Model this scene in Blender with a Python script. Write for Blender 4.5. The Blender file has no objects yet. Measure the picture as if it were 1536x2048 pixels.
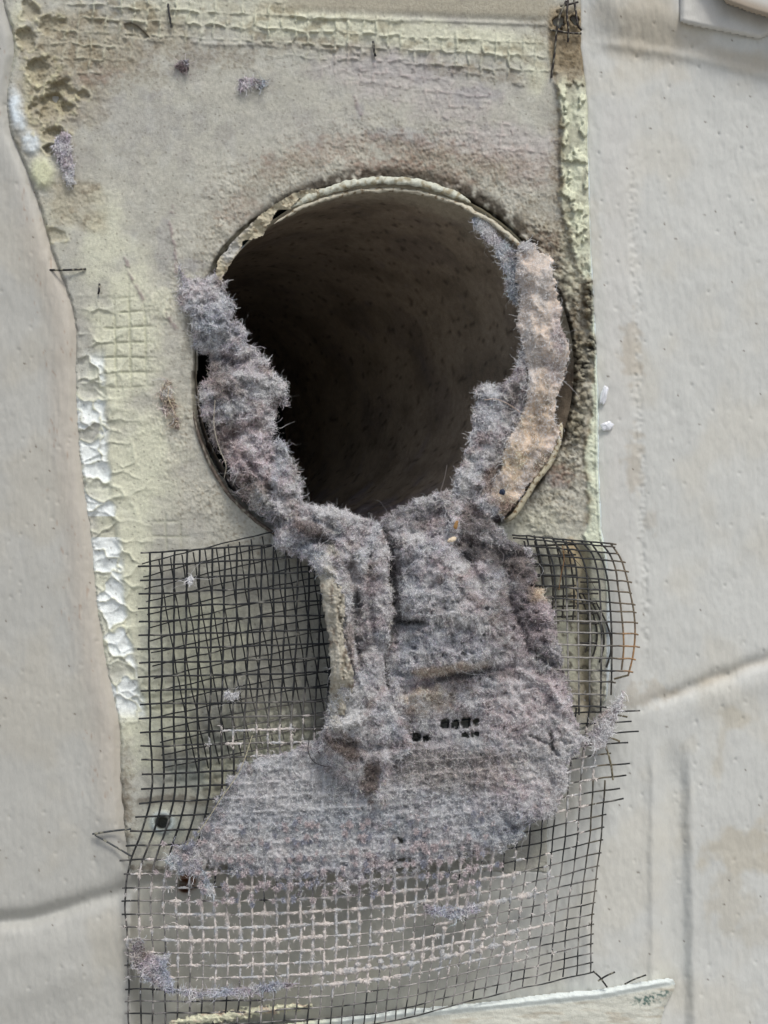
import bpy, math
import numpy as np
from mathutils import Vector

# ------------------------------------------------------------------ scale, camera, light
S = 0.000145          # metres per photo pixel on the wall plane
D = 2300.0            # camera distance from the wall, in the same pixels
Z0 = 1.2              # height of the picture centre above the ground
SC = bpy.context.scene
COL = SC.collection

cam = bpy.data.cameras.new('camera')
camo = bpy.data.objects.new('camera', cam); COL.objects.link(camo)
camo.location = (0, -D*S, Z0); camo.rotation_euler = (math.pi/2, 0, 0)
cam.sensor_fit = 'VERTICAL'; cam.sensor_height = 24
cam.lens = 12.0/(1024.0/D)
cam.clip_start = 0.005; cam.clip_end = 500
SC.camera = camo

w = bpy.data.worlds.new('World'); SC.world = w; w.use_nodes = True
nt = w.node_tree; bg = nt.nodes['Background']
sky = nt.nodes.new('ShaderNodeTexSky'); sky.sky_type = 'NISHITA'; sky.sun_disc = False
EL, AZ = math.radians(56), math.radians(156)      # AZ clockwise from +Y: veiled sun behind the camera, to the right
sky.sun_elevation = EL; sky.sun_rotation = AZ
sky.dust_density = 3.0; sky.air_density = 1.0; sky.ozone_density = 1.0
nt.links.new(sky.outputs[0], bg.inputs[0]); bg.inputs[1].default_value = 0.12
sl = bpy.data.lights.new('sun', 'SUN'); sl.energy = 2.0; sl.angle = math.radians(15); sl.color = (1, .975, .93)
so = bpy.data.objects.new('sun', sl); COL.objects.link(so)
sd_ = Vector((math.sin(AZ)*math.cos(EL), math.cos(AZ)*math.cos(EL), math.sin(EL)))
so.rotation_euler = sd_.to_track_quat('Z', 'Y').to_euler(); so.location = sd_*3
SC.view_settings.view_transform = 'Standard'; SC.view_settings.look = 'None'
SC.view_settings.exposure = 0.14; SC.view_settings.gamma = 1

# ------------------------------------------------------------------ helpers
def lin(r, g, b):
    f = lambda c: (c/255/12.92) if c <= 10 else ((c/255+.055)/1.055)**2.4
    return np.array([f(r)*.985, f(g)*1.045, f(b)*1.06])

def W(px, py, d):
    """photo pixel + height out of the wall -> world point"""
    k = (D-d)/D
    return np.stack([(px-768)*k*S, -d*S+0*px, (1024-py)*k*S+Z0], -1)

def _h(ix, iy, s):
    n = (ix.astype(np.int64)*374761393 + iy.astype(np.int64)*668265263 + s*1442695041) & 0xffffffff
    n = ((n ^ (n >> 13))*1274126177) & 0xffffffff
    n = ((n ^ (n >> 16))*2246822519) & 0xffffffff
    return ((n ^ (n >> 15)) & 0xffffff)/float(0x1000000)

def noise(x, y, s=0):
    ix, iy = np.floor(x), np.floor(y); fx, fy = x-ix, y-iy
    ux, uy = fx*fx*fx*(fx*(fx*6-15)+10), fy*fy*fy*(fy*(fy*6-15)+10)
    def g(a, b):
        t = _h(ix+a, iy+b, s)*2*np.pi
        return np.cos(t)*(fx-a)+np.sin(t)*(fy-b)
    return 1.4*((g(0,0)*(1-ux)+g(1,0)*ux)*(1-uy)+(g(0,1)*(1-ux)+g(1,1)*ux)*uy)

def fbm(x, y, s=0, o=4, g=.5):
    r = 0; a = 1; t = 0
    for i in range(o):
        r = r+a*noise(x*2**i+17.3*i, y*2**i-9.1*i, s+i); t += a; a *= g
    return r/t*1.5

def voro(x, y, s=0):
    ix, iy = np.floor(x), np.floor(y)
    f1 = np.full(np.shape(x), 9.); f2 = f1.copy(); cid = np.zeros(np.shape(x))
    for a in (-1,0,1):
        for b in (-1,0,1):
            cx, cy = ix+a, iy+b
            dx = cx+_h(cx,cy,s)-x; dy = cy+_h(cx,cy,s+7)-y
            d = np.sqrt(dx*dx+dy*dy); r = _h(cx,cy,s+13)
            n = d < f1
            f2 = np.where(n, f1, np.minimum(f2, d)); cid = np.where(n, r, cid); f1 = np.where(n, d, f1)
    return f1, f2, cid

def ss(a, b, x):
    t = np.clip((x-a)/(b-a), 0, 1); return t*t*(3-2*t)

def segd(x, y, pts, closed=False):
    """distance to polyline, and 0..1 parameter along it"""
    best = np.full(np.shape(x), 1e9); par = np.zeros(np.shape(x)); n = len(pts)
    m = n if closed else n-1
    for i in range(m):
        ax, ay = pts[i][:2]; bx, by = pts[(i+1) % n][:2]
        vx, vy = bx-ax, by-ay; L = vx*vx+vy*vy+1e-9
        t = np.clip(((x-ax)*vx+(y-ay)*vy)/L, 0, 1)
        d = np.hypot(x-ax-t*vx, y-ay-t*vy)
        k = d < best; best = np.where(k, d, best); par = np.where(k, (i+t)/m, par)
    return best, par

def sdf(x, y, pts):
    """signed distance, positive inside"""
    d, _ = segd(x, y, pts, True); ins = np.zeros(np.shape(x), bool); n = len(pts)
    for i in range(n):
        x1, y1 = pts[i]; x2, y2 = pts[(i+1) % n]
        if y1 == y2: continue
        c = ((y1 > y) != (y2 > y)) & (x < (x2-x1)*(y-y1)/(y2-y1)+x1)
        ins ^= c
    return np.where(ins, d, -d)

def blob(x, y, lst, rough=.5, sc=40, s=5):
    """soft ragged patches: (cx,cy,rx,ry,angle_deg,strength)"""
    m = np.zeros(np.shape(x)); nn = fbm(x/sc, y/sc, s, 4)
    for cx, cy, rx, ry, an, st in lst:
        a = math.radians(an); u = (x-cx)*math.cos(a)+(y-cy)*math.sin(a); v = -(x-cx)*math.sin(a)+(y-cy)*math.cos(a)
        r = np.sqrt((u/rx)**2+(v/ry)**2)
        m = np.maximum(m, st*ss(1.25, .45, r+nn*rough))
    return m

def curve(pts, y, closed=False):
    """x at y along a left/right border polyline"""
    p = np.array(pts, float); return np.interp(y, p[:,1], p[:,0])

def mix(c, col, m):
    return c*(1-m[...,None])+np.asarray(col)*m[...,None]

def spline(pts, n):
    p = np.array(pts, float); t = np.zeros(len(p)); t[1:] = np.cumsum(np.linalg.norm(np.diff(p, axis=0), axis=1))
    return cr(t, p, np.linspace(0, t[-1], n))

def cr(t, p, q):
    """Hermite interpolation with finite-difference tangents, p shape (n,k)"""
    m = np.gradient(p, t, axis=0); i = np.clip(np.searchsorted(t, q, side='right')-1, 0, len(t)-2)
    h = (t[i+1]-t[i]); u = (q-t[i])/h; u = u[:,None]; h = h[:,None]
    return (2*u**3-3*u**2+1)*p[i]+(u**3-2*u**2+u)*h*m[i]+(-2*u**3+3*u**2)*p[i+1]+(u**3-u**2)*h*m[i+1]

def mesh(name, v, f, mat, parent=None, col=None, smooth=True, extra=None):
    """v (n,3) world, f (m,k) same-size faces"""
    me = bpy.data.meshes.new(name); v = np.ascontiguousarray(v, np.float32); f = np.ascontiguousarray(f, np.int32)
    k = f.shape[1]; me.vertices.add(len(v)); me.vertices.foreach_set('co', v.ravel())
    me.loops.add(f.size); me.loops.foreach_set('vertex_index', f.ravel())
    me.polygons.add(len(f)); me.polygons.foreach_set('loop_start', np.arange(0, f.size, k, dtype=np.int32))
    me.polygons.foreach_set('loop_total', np.full(len(f), k, np.int32))
    me.update(calc_edges=True)
    me.polygons.foreach_set('use_smooth', np.full(len(f), smooth))
    if col is not None:
        a = me.color_attributes.new('tint', 'FLOAT_COLOR', 'POINT')
        c = np.ones((len(v), 4), np.float32); c[:, :3] = np.clip(col, 0.002, .9); a.data.foreach_set('color', c.ravel())
    me.materials.append(mat)
    o = bpy.data.objects.new(name, me); COL.objects.link(o)
    if parent: o.parent = parent
    return o

def tag(o, label, cat, group=None, kind=None):
    if label: o['label'] = label
    if cat: o['category'] = cat
    if group: o['group'] = group
    if kind: o['kind'] = kind
    return o

def thing(name, label, cat, px, py, d=0, group=None):
    o = bpy.data.objects.new(name, None); o.empty_display_size = .005; COL.objects.link(o)
    return tag(o, label, cat, group)

def compact(v, f, *arrs):
    u, inv = np.unique(f.ravel(), return_inverse=True)
    return (v[u], inv.reshape(f.shape))+tuple(a[u] if a is not None else None for a in arrs)

def gridfaces(ny, nx):
    i = np.arange((ny-1)*nx).reshape(ny-1, nx)[:, :-1].ravel()
    return np.stack([i, i+nx, i+nx+1, i+1], 1)

def tubes(paths, radii, sides=5):
    """paths: list of (n,3) world arrays; radii: list of arrays (metres)"""
    V = []; F = []; C = 0; ang = np.arange(sides)*2*np.pi/sides
    for P, R in zip(paths, radii):
        n = len(P); T = np.gradient(P, axis=0); T /= np.linalg.norm(T, axis=1)[:, None]+1e-12
        ref = np.array([0.13, 1, .07]) if abs(T[:,1]).mean() < .8 else np.array([1., .1, 0])
        A = np.cross(T, ref); A /= np.linalg.norm(A, axis=1)[:, None]+1e-12; B = np.cross(T, A)
        R = np.broadcast_to(R, n)
        ring = P[:, None]+(A[:, None]*np.cos(ang)[None, :, None]+B[:, None]*np.sin(ang)[None, :, None])*R[:, None, None]
        V.append(ring.reshape(-1, 3)); V.append(P[:1]); V.append(P[-1:])
        i = np.arange(n-1)[:, None]*sides+np.arange(sides)[None]; j = np.arange(n-1)[:, None]*sides+(np.arange(sides)[None]+1) % sides
        F.append(np.stack([i, i+sides, j+sides, j], -1).reshape(-1, 4)+C)
        a = np.arange(sides); b = (a+1) % sides
        F.append(np.stack([a, b, np.full(sides, n*sides), np.full(sides, n*sides)], 1)[:, [0,1,2]].repeat(1, 0)[:, [0,1,2,2]]+C) if False else None
        C += n*sides+2
    F = [f for f in F if f is not None]
    return np.concatenate(V), np.concatenate(F)

def ring_tubes(paths, radii, sides=5):
    v, f = tubes(paths, radii, sides); v, f = compact(v, f); return v, f

RNG = np.random.default_rng(11)

def strands(root, dirn, length, width, col, nseg=4, curl=.6, grav=0.0, rng=RNG):
    """thin fibres, px-space roots/dirs -> ribbons. returns verts(world), faces, colours"""
    N = len(root); P = np.zeros((nseg+1, N, 3)); P[0] = root
    d = dirn/(np.linalg.norm(dirn, axis=1)[:, None]+1e-9)
    bend = rng.normal(size=(N, 3))*curl*.5
    for k in range(nseg):
        d = d+bend*.55+rng.normal(size=(N, 3))*curl*.8; d[:, 1] += grav
        d /= np.linalg.norm(d, axis=1)[:, None]+1e-9
        P[k+1] = P[k]+d*(length/nseg)[:, None]
    side = np.cross(d, rng.normal(size=(N, 3))); side /= np.linalg.norm(side, axis=1)[:, None]+1e-9
    tap = np.linspace(1, .35, nseg+1)
    wd = width if np.ndim(width) else np.full(N, width)
    off = side[None]*wd[None, :, None]*.5*tap[:, None, None]
    a = P-off; b = P+off
    Q = np.stack([a, b], 2)                       # seg, N, 2, 3
    Q = Q.transpose(1, 0, 2, 3).reshape(-1, 3)
    v = W(Q[:, 0], Q[:, 1], Q[:, 2]); m = (nseg+1)*2
    base = (np.arange(N)*m)[:, None]; k = np.arange(nseg)[None]*2
    f = np.stack([base+k, base+k+1, base+k+3, base+k+2], -1).reshape(-1, 4)
    return v, f, np.repeat(col, m, 0)

def merge(parts):
    V = []; F = []; Cc = []; n = 0
    for v, f, c in parts:
        V.append(v); F.append(f+n); Cc.append(c); n += len(v)
    return np.concatenate(V), np.concatenate(F), np.concatenate(Cc)

# ------------------------------------------------------------------ materials
def mat(name, col=None, rough=.8, spec=.3, noise_scale=(900, 5000), vary=.25, bump=.25, attr=False, metallic=0, trans=0, bdist=.0002, stretch=(1,1,1)):
    m = bpy.data.materials.new(name); m.use_nodes = True; n = m.node_tree.nodes; l = m.node_tree.links
    b = n['Principled BSDF']; b.inputs['Roughness'].default_value = rough; b.inputs['Specular IOR Level'].default_value = spec
    b.inputs['Metallic'].default_value = metallic
    tc = n.new('ShaderNodeTexCoord'); mp = n.new('ShaderNodeMapping'); mp.inputs['Scale'].default_value = stretch
    l.new(tc.outputs['Object'], mp.inputs['Vector'])
    n1 = n.new('ShaderNodeTexNoise'); n1.inputs['Scale'].default_value = noise_scale[0]; n1.inputs['Detail'].default_value = 6
    n2 = n.new('ShaderNodeTexNoise'); n2.inputs['Scale'].default_value = noise_scale[1]; n2.inputs['Detail'].default_value = 3
    l.new(mp.outputs[0], n1.inputs['Vector']); l.new(mp.outputs[0], n2.inputs['Vector'])
    add = n.new('ShaderNodeMath'); add.operation = 'ADD'; l.new(n1.outputs['Fac'], add.inputs[0]); l.new(n2.outputs['Fac'], add.inputs[1])
    mr = n.new('ShaderNodeMapRange'); mr.inputs['From Min'].default_value = .7; mr.inputs['From Max'].default_value = 1.3
    mr.inputs['To Min'].default_value = 1-vary; mr.inputs['To Max'].default_value = 1+vary; l.new(add.outputs[0], mr.inputs['Value'])
    vm = n.new('ShaderNodeVectorMath'); vm.operation = 'SCALE'
    if attr:
        at = n.new('ShaderNodeAttribute'); at.attribute_name = 'tint'; l.new(at.outputs['Color'], vm.inputs[0])
    else:
        rgb = n.new('ShaderNodeRGB'); rgb.outputs[0].default_value = (*col, 1); l.new(rgb.outputs[0], vm.inputs[0])
    l.new(mr.outputs[0], vm.inputs['Scale']); l.new(vm.outputs[0], b.inputs['Base Color'])
    if bump:
        bp = n.new('ShaderNodeBump'); bp.inputs['Strength'].default_value = bump; bp.inputs['Distance'].default_value = bdist
        l.new(add.outputs[0], bp.inputs['Height']); l.new(bp.outputs[0], b.inputs['Normal'])
    if trans: b.inputs['Transmission Weight'].default_value = trans
    return m

M_WALL = mat('painted_masonry', attr=True, rough=.62, spec=.35, noise_scale=(450, 2600), vary=.035, bump=.35, bdist=.00012, stretch=(1,1,.45))
M_PLAS = mat('caulk_and_plaster', attr=True, rough=.75, spec=.3, noise_scale=(1100, 5200), vary=.18, bump=.6, bdist=.0003)
M_LINT = mat('lint_felt', attr=True, rough=1, spec=.05, noise_scale=(1600, 6000), vary=.22, bump=.6, bdist=.0005)
M_FIB = mat('lint_fibre', attr=True, rough=.9, spec=.1, noise_scale=(700, 3000), vary=.06, bump=0)
M_WIRE = mat('black_wire', attr=True, rough=.5, spec=.4, noise_scale=(1500, 7000), vary=.4, bump=.4)
M_DUCT = mat('duct_inner', attr=True, rough=.85, spec=.2, noise_scale=(500, 2600), vary=.2, bump=.5, bdist=.0005)
M_RIM = mat('duct_rim_paint', attr=True, rough=.55, spec=.4, noise_scale=(900, 4000), vary=.1, bump=.5, bdist=.0003)
M_GROUND = mat('concrete_ground', col=(.33, .32, .30), rough=.9, noise_scale=(3, 40), vary=.15, bump=.3, bdist=.01)
M_GLUE = mat('clear_glue', col=(.85, .87, .9), rough=.12, spec=.6, noise_scale=(500, 2000), vary=.05, bump=.2, trans=.35)
M_DARK = mat('depth_black', col=(.012, .018, .016), rough=1, vary=.2)  # near-black: darkness of the pipe depth and gap put into the colour

# ------------------------------------------------------------------ ground
gx = np.array([[-60,-60,0],[60,-60,0],[60,.6,0],[-60,.6,0]], float)
g = mesh('ground', gx, np.array([[0,1,2,3]]), M_GROUND); g['kind'] = 'structure'

# ------------------------------------------------------------------ outlines on the wall
LB = [(-5,-400),(5,0),(25,70),(28,110),(16,160),(12,210),(22,270),(50,335),(78,410),(102,500),(140,600),(152,660),(150,720),(152,800),(158,900),(170,1000),(184,1100),(192,1200),(212,1330),(238,1450),(240,1560),(248,1650),(258,1745),(262,1800),(262,2500)]
RB = [(1165,-400),(1165,0),(1166,100),(1178,200),(1182,400),(1188,560),(1196,700),(1200,800),(1200,930),(1206,1060),(1214,1100),(1222,1200),(1224,1330),(1215,1400),(1188,1448),(1130,1475),(1100,1500),(1095,2500)]
HC = (770., 742.); HR = 385.

def inside_panel(x, y):
    l = curve(LB, y)+3.5*fbm(x*0/30+3, y/22, 31, 4); r = curve(RB, y)+1.5*fbm(x*0+5, y/40, 32, 3)
    bot = 1748+6*noise(x/50, y*0, 3)
    return np.minimum(np.minimum(x-l, r-x), bot-y)

def axis_coords(a, b, step, ext):
    core = np.arange(a, b+.1, step); out = []
    s = step; p = b
    while p < b+ext: s *= 1.22; p += s; out.append(p)
    lo = []; s = step; p = a
    while p > a-ext: s *= 1.22; p -= s; lo.append(p)
    return np.array(lo[::-1]+list(core)+out)

# ------------------------------------------------------------------ masonry wall
def h_wall(x, y):
    h = 3.5*fbm(x/260, y/330, 1, 3)+1.5*fbm(x/60, y/110, 6, 3)+.9*fbm(x/9, y/30, 9, 3)
    f1, f2, c = voro(x/26, y/42, 21)
    h -= 2.4*ss(.13, .02, f1)*(c > .84)
    f1, f2, c = voro(x/11, y/17, 24)
    h -= .9*ss(.22, .02, f1)*(c > .9)
    h += .55*fbm(x/4.5, y/14, 10, 2)*ss(-.3,.4,fbm(x/120,y/160,11,3))
    # left bed joint, below it the next course leans out
    d, _ = segd(x, y, [(-700,1985),(0,1842),(60,1838),(125,1820),(185,1800),(230,1788),(262,1775)])
    h -= 20*np.exp(-(d/17)**2)*(x < 330)*(.65+.35*ss(260, 60, x))
    ln = np.interp(x, [-700,0,125,262], [1990,1865,1842,1798])
    h += 9*ss(0, 60, y-ln)*np.exp(-np.clip(y-ln, 0, 999)/260)*(x < 262)
    h += 5*np.exp(-(((y-1985)+.35*(x-50))/38)**2)*ss(240, 150, x)*ss(-80, 60, x)
    # right bed joint
    yj = np.interp(x, [1180,1240,1290,1360,1440,1536,1900], [1432,1425,1408,1384,1352,1318,1240])+5*noise(x/40, y*0, 8)
    h -= 10*np.exp(-((y-yj)/14.)**2)*ss(1215, 1400, x)
    h += 5*np.exp(-((y-yj-42)/30.)**2)*ss(1260, 1420, x)
    # right head joint: soft ridge, wide hollow, crisp brick edge
    e = 1367+(y-1480)*.018+2.0*noise(x*0, y/70., 12)+.8*noise(x*0, y/11., 13)
    on = ss(1465, 1560, y)
    hol = ss(1308, 1345, x)*ss(16, -12, x-e)
    h -= 13*hol*on
    h += 5*np.exp(-((x-1306)/9.)**2)*on
    h += 2*np.exp(-((x-e-10)/12.)**2)*on
    # repainted band beside the caulk
    band = ss(-10, 25, x-curve(RB, y))*ss(1285, 1262, x+10*noise(x*0, y/120, 4))*ss(1450, 1380, y)
    h += 2.5*band
    cr_ = ss(14, 2, np.abs(x-(1262+(y-300)*.03)+10*noise(x*0, y/70, 15)))*ss(250, 420, y)*ss(1400, 1200, y)
    h += cr_*(2.5*fbm(x/7, y/10, 17, 3)-1.5)
    # cove at the top right
    yc = np.interp(x, [1165,1250,1400,1536,1900], [82,92,118,150,230])
    h += 26*ss(30, -90, y-yc)*ss(1165, 1240, x)+3.0*np.exp(-((y-yc)/11.)**2)*ss(1170,1230,x)
    # left: smeared paint edge next to the caulk
    xl = curve(LB, y)
    rr = x-xl
    h += 5*np.exp(-((rr+26)/26.)**2)*(rr < 60)*ss(1800,1700,y)+.8*np.exp(-((rr+38)/40)**2)*fbm(x/4.5, y/120, 44, 3)
    h -= 8*ss(-18, 4, rr)*ss(1790, 1700, y)*(x < 400)
    ip = inside_panel(x, y)
    h -= 12*ss(2, 14, ip)
    # wall below the plate sits a little back
    h -= 16*ss(1740, 1765, y)*ss(258, 285, x)*ss(1080, 700, x)
    return h

def c_wall(x, y):
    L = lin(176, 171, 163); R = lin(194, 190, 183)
    t = ss(200, 1200, x)  # wall darkens to the left: falloff of light painted into the colour
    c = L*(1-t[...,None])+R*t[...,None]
    c = c*(1+.045*fbm(x/300, y/260, 51, 4))[...,None]
    c = mix(c, c*np.array([1.01,.985,.945]), ss(-.1,.45,fbm(x/150,y/190,52,4)))
    c = mix(c, lin(184,172,158), .7*ss(-75,-25, x-curve(LB,y))*ss(20,-5,x-curve(LB,y))*ss(1760,1500,y)*ss(250,600,y))
    c = mix(c, lin(196,190,183), .6*ss(1300,1240,x)*ss(1195,1215,x)*ss(150,260,y)*ss(1400,1350,y))
    c = mix(c, lin(176,160,136), .55*blob(x, y, [(1300,60,110,90,10,1),(1480,120,110,26,10,.8),(1240,30,60,60,0,.7)], .4, 70, 61))
    c = mix(c, lin(178,166,146), .6*blob(x, y, [(1490,1700,85,55,-15,1),(1460,1790,45,75,10,.7),(1370,1690,20,40,0,.3),(1510,1850,40,50,0,.5),(1440,1520,12,60,5,.6),(1478,1440,40,24,10,.8),(1380,1490,20,20,0,.4)], .8, 45, 62))
    yj = np.interp(x, [1180,1240,1290,1360,1440,1536,1900], [1432,1425,1408,1384,1352,1318,1240])
    c = mix(c, lin(160,142,118), .6*np.exp(-((y-yj)/11.)**2)*ss(1250,1420,x)*(.5+.5*fbm(x/60,y/30,63,3)))
    c = mix(c, lin(165,148,125), .5*blob(x, y, [(1262,700,25,60,0,.8),(1270,920,20,60,0,.8),(1290,1390,60,25,-15,.7),(1190,460,12,60,0,.3),(1300,1040,14,30,0,.5)], .9, 25, 64))
    # hairline red-brown scratches on the left
    sc = np.abs(noise(x/3.2, y/140, 65)); c = mix(c, lin(150,120,100), .5*ss(.05,.0,sc)*(fbm(x/20,y/60,66)>.15)*ss(-95,-60,x-curve(LB,y))*ss(5,-10,x-curve(LB,y))*(y<1600))
    f1,f2,cid = voro(x/75, y/75, 67); c = mix(c, lin(90,75,60), .8*ss(.035,.015,f1)*(cid>.55))
    c = mix(c, lin(178,172,159), .75*ss(1735,1765,y)*ss(258,280,x)*ss(1150,700,x))
    # rusty hole behind the screen
    c = mix(c, lin(110,62,25), .95*blob(x,y,[(378,1757,22,14,0,1),(372,1776,20,12,0,1)],.35,12,68))
    return c

xs = axis_coords(-60, 1600, 3.0, 13000); ys = axis_coords(-60, 2110, 3.2, 5900)
ys = ys[(ys < 1024+Z0/S-30)]
ys = np.append(ys, 1024+Z0/S+40)
X, Y = np.meshgrid(xs, ys)
H = h_wall(X, Y)
rh = np.hypot(X-HC[0], Y-HC[1])
hole2 = np.hypot(X-372, Y-1770)
H = np.where(hole2 < 16, H-26*ss(16, 9, hole2), H)
v = W(X, Y, H).reshape(-1, 3); f = gridfaces(*X.shape)
keep = (rh.ravel()[f] > HR+34).any(1)
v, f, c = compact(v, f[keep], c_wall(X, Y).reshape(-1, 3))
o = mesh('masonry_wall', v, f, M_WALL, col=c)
tag(o, 'cream painted masonry wall with joints and roller texture behind the vent plate', 'wall')

# ------------------------------------------------------------------ vent surround plate, smeared with caulk
def gridlines(x, y, ang, sp, wdt, s=0):
    a = math.radians(ang); u = x*math.cos(a)+y*math.sin(a); vv = -x*math.sin(a)+y*math.cos(a)
    u = u+2.5*noise(x/60, y/60, 70+s); vv = vv+2.5*noise(x/60, y/60, 71+s)
    du = np.abs((u/sp+.5) % 1-.5)*sp; dv = np.abs((vv/sp+.5) % 1-.5)*sp
    return np.maximum(np.exp(-(du/wdt)**2), np.exp(-(dv/wdt)**2))

def plate_fields(x, y):
    l = curve(LB, y); r = curve(RB, y); el = x-l; er = r-x
    rr = np.hypot(x-HC[0], y-HC[1])
    wob = 24*fbm(x/70, y/70, 80, 3)
    h = 3+2.5*fbm(x/140, y/140, 81, 3)+1.0*fbm(x/30, y/30, 82, 4)+.3*fbm(x/6, y/8, 83, 3)
    c = np.zeros(x.shape+(3,))+lin(179, 173, 160)
    c = c*(1+.10*fbm(x/90, y/110, 84, 5))[...,None]; c = mix(c, lin(150,143,138), .35*ss(.05,.5,fbm(x/60,y/70,43,5))); c = mix(c, lin(192,188,178), .35*ss(.1,.5,fbm(x/40,y/50,42,5)))
    # stipple around the duct
    st = ss(205, 60, rr-HR+wob)*ss(1300, 1050, y)
    st = st*(.45+.55*ss(-.2,.4, fbm(x/80,y/80,77,2)+ss(350,1000,x)*.5))
    h += st*(3.2*fbm(x/26, y/26, 85, 5)+2.0*np.abs(fbm(x/9, y/12, 86, 3))+1.3*fbm(x/4.5,y/6,78,2))
    h += 3.5*st
    c = mix(c, lin(188,180,164), .5*st)
    c = mix(c, lin(120,105,85), .55*st*ss(.18,.5, fbm(x/8, y/8, 87, 4)))
    # rough streaky stucco at right
    rt = blob(x, y, [(1125,600,60,190,0,1),(1130,860,50,160,0,.9),(1090,1010,80,70,0,.6),(1070,480,60,50,0,.9)], .4, 40, 88)
    h += rt*(5.5*fbm(x/13, y/13, 89, 4)+2)
    c = mix(c, lin(138,126,102), .6*rt*ss(-.3,.5, fbm(x/22, y/22, 90, 4)))
    c = mix(c, lin(45,38,30), .85*rt*ss(.12,.4, fbm(x/6, y/6, 91, 3)))
    # ----- pale yellow caulk field
    yel = blob(x, y, [(205,480,55,100,10,.8),(250,680,75,170,8,1),(270,940,90,160,5,1),(250,1180,70,190,0,1),(300,1420,90,120,0,1),(380,1290,130,120,-10,.85),(380,620,40,50,0,.0),
                      (420,20,190,26,5,.55),(700,55,330,40,4,.85),(980,85,180,34,7,.9),(1075,150,24,45,0,.8),(560,10,110,30,0,.5),(30,60,22,90,10,.8),(58,170,18,50,0,.8),(1145,500,24,120,0,.6),
                      (560,1500,110,80,0,.6),(450,1560,90,60,0,.7),(1150,1250,80,180,0,1),(1040,1050,90,40,0,.35),(640,880,0.1,0.1,0,0),(120,440,40,60,0,.4),(330,1650,60,50,0,.5)], .45, 60, 92)
    Ycol = lin(208,203,179)
    c = mix(c, Ycol, .9*yel)
    h += 2.5*yel
    # ridged scoops (finger marks) in the caulk at the left
    sm = ss(170, 60, el+.25*wob)*ss(560, 640, y)*ss(1500,1400,y)
    wx = x+14*fbm(x/60,y/60,93,3); wy = y+14*fbm(x/60,y/60,94,3)
    f1, f2, cid = voro(wx/62, wy/40, 95)
    rid = np.exp(-((f2-f1)/.10)**2)
    rid = rid*ss(-.35,.25,fbm(x/45,y/45,59,3)); h += sm*(3.2*rid-4*(1-f1)+2.5*noise(cid*50, cid*20, 3))
    c = mix(c, lin(214,212,188), .35*sm*rid)
    # white glossy foam cells along the left border
    wc = ss(64, 50, el+6*noise(x/30,y/30,96))*ss(690, 730, y)*ss(1450, 1410, y)*ss(-2,3,el)
    bite = .5+.5*np.sign(noise(x*0+1.5, y/75, 97)+.42)
    f1, f2, cid = voro((x-l)/58+.1+.35*fbm(x/34,y/34,49,2), y/42+.4*fbm(x/40,y/40,98,2), 99)
    rid = np.exp(-((f2-f1)/.09)**2)
    h += wc*(4*rid-9*(.8-f1)*(f1<.8)-3)
    c = mix(c, lin(226,225,220), wc*(.9*(cid>.25)+.15)*(1-.4*rid)*bite)
    c = mix(c, lin(216,212,184), .6*wc*rid*ss(-.4,.2,fbm(x/20,y/20,48,2)))
    # upper-left: white cell patch then brown pits
    wp = blob(x, y, [(36,225,17,52,-12,1),(62,285,20,28,-10,1)], .15, 20, 100)
    h += 7*wp; c = mix(c, lin(222,227,230), .95*wp)
    yp = blob(x, y, [(84,345,26,36,-10,1)], .15, 20, 101); h += 9*yp; c = mix(c, lin(205,202,168), .9*yp)
    br = blob(x, y, [(130,90,110,80,0,.9),(100,200,80,110,0,1),(170,200,60,60,0,.7),(140,400,60,60,10,.8),(180,440,40,28,0,.7),(300,60,90,50,0,.6),(230,110,90,40,0,.7),(560,20,60,22,0,.5)], .5, 45, 102)
    c = mix(c, lin(158,144,118), .65*br)
    c = mix(c, lin(116,98,74), .5*br*ss(.1,.5,fbm(x/26,y/26,103,4)))
    h += br*(3.5*fbm(x/24, y/24, 104, 4)+1.6*fbm(x/6,y/6,105,2))
    for cx, cy, rx, ry, dp in [(52,77,26,24,12),(78,138,32,26,14),(122,180,34,26,13),(100,215,38,30,13),(132,212,16,13,10),(104,268,28,17,12),(100,298,16,12,12),(168,190,12,14,9),(60,20,20,22,8),(105,50,28,20,6),(110,470,24,16,5)]:
        rq = np.sqrt(((x-cx)/rx)**2+((y-cy)/ry)**2)+.55*fbm(x/26+cx*.01,y/26,106,4)
        h += -dp*ss(1.05,.35,rq)+2*np.exp(-((rq-1.1)/.2)**2)*ss(-.3,.3,fbm(x/16,y/16,56,3))
        c = mix(c, lin(196,186,152), .6*np.exp(-((rq-1.1)/.2)**2)*ss(-.3,.3,fbm(x/16,y/16,56,3))); c = mix(c, lin(152,140,114), .5*ss(1,.8,rq))
    # embossed screen pattern
    g1 = gridlines(x+y*.07+4*fbm(x/30,y/30,61,2), y-x*.055+4*fbm(x/30,y/30,62,2), 0, 27, 2.2, 1)*(.25+.75*ss(-.25,.25,fbm(x/26,y/20,63,3)))
    m1 = blob(x, y, [(300,30,190,60,3,1),(620,60,260,55,5,1),(950,110,200,46,6,1),(180,90,90,70,0,.7)], .3, 50, 107)
    h += m1*(6*g1+1.4*fbm(x/12,y/12,108,3)); c = mix(c, lin(208,205,178), .5*m1*g1); c = mix(c, lin(128,112,84), .5*m1*(1-g1)*ss(-.0,.4,fbm(x/40,y/30,109,3)))
    m2 = blob(x, y, [(780,150,150,55,6,.9),(900,200,120,50,6,.8),(1000,285,130,45,4,.9),(1060,320,60,60,0,.7)], .4, 40, 110)
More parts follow.
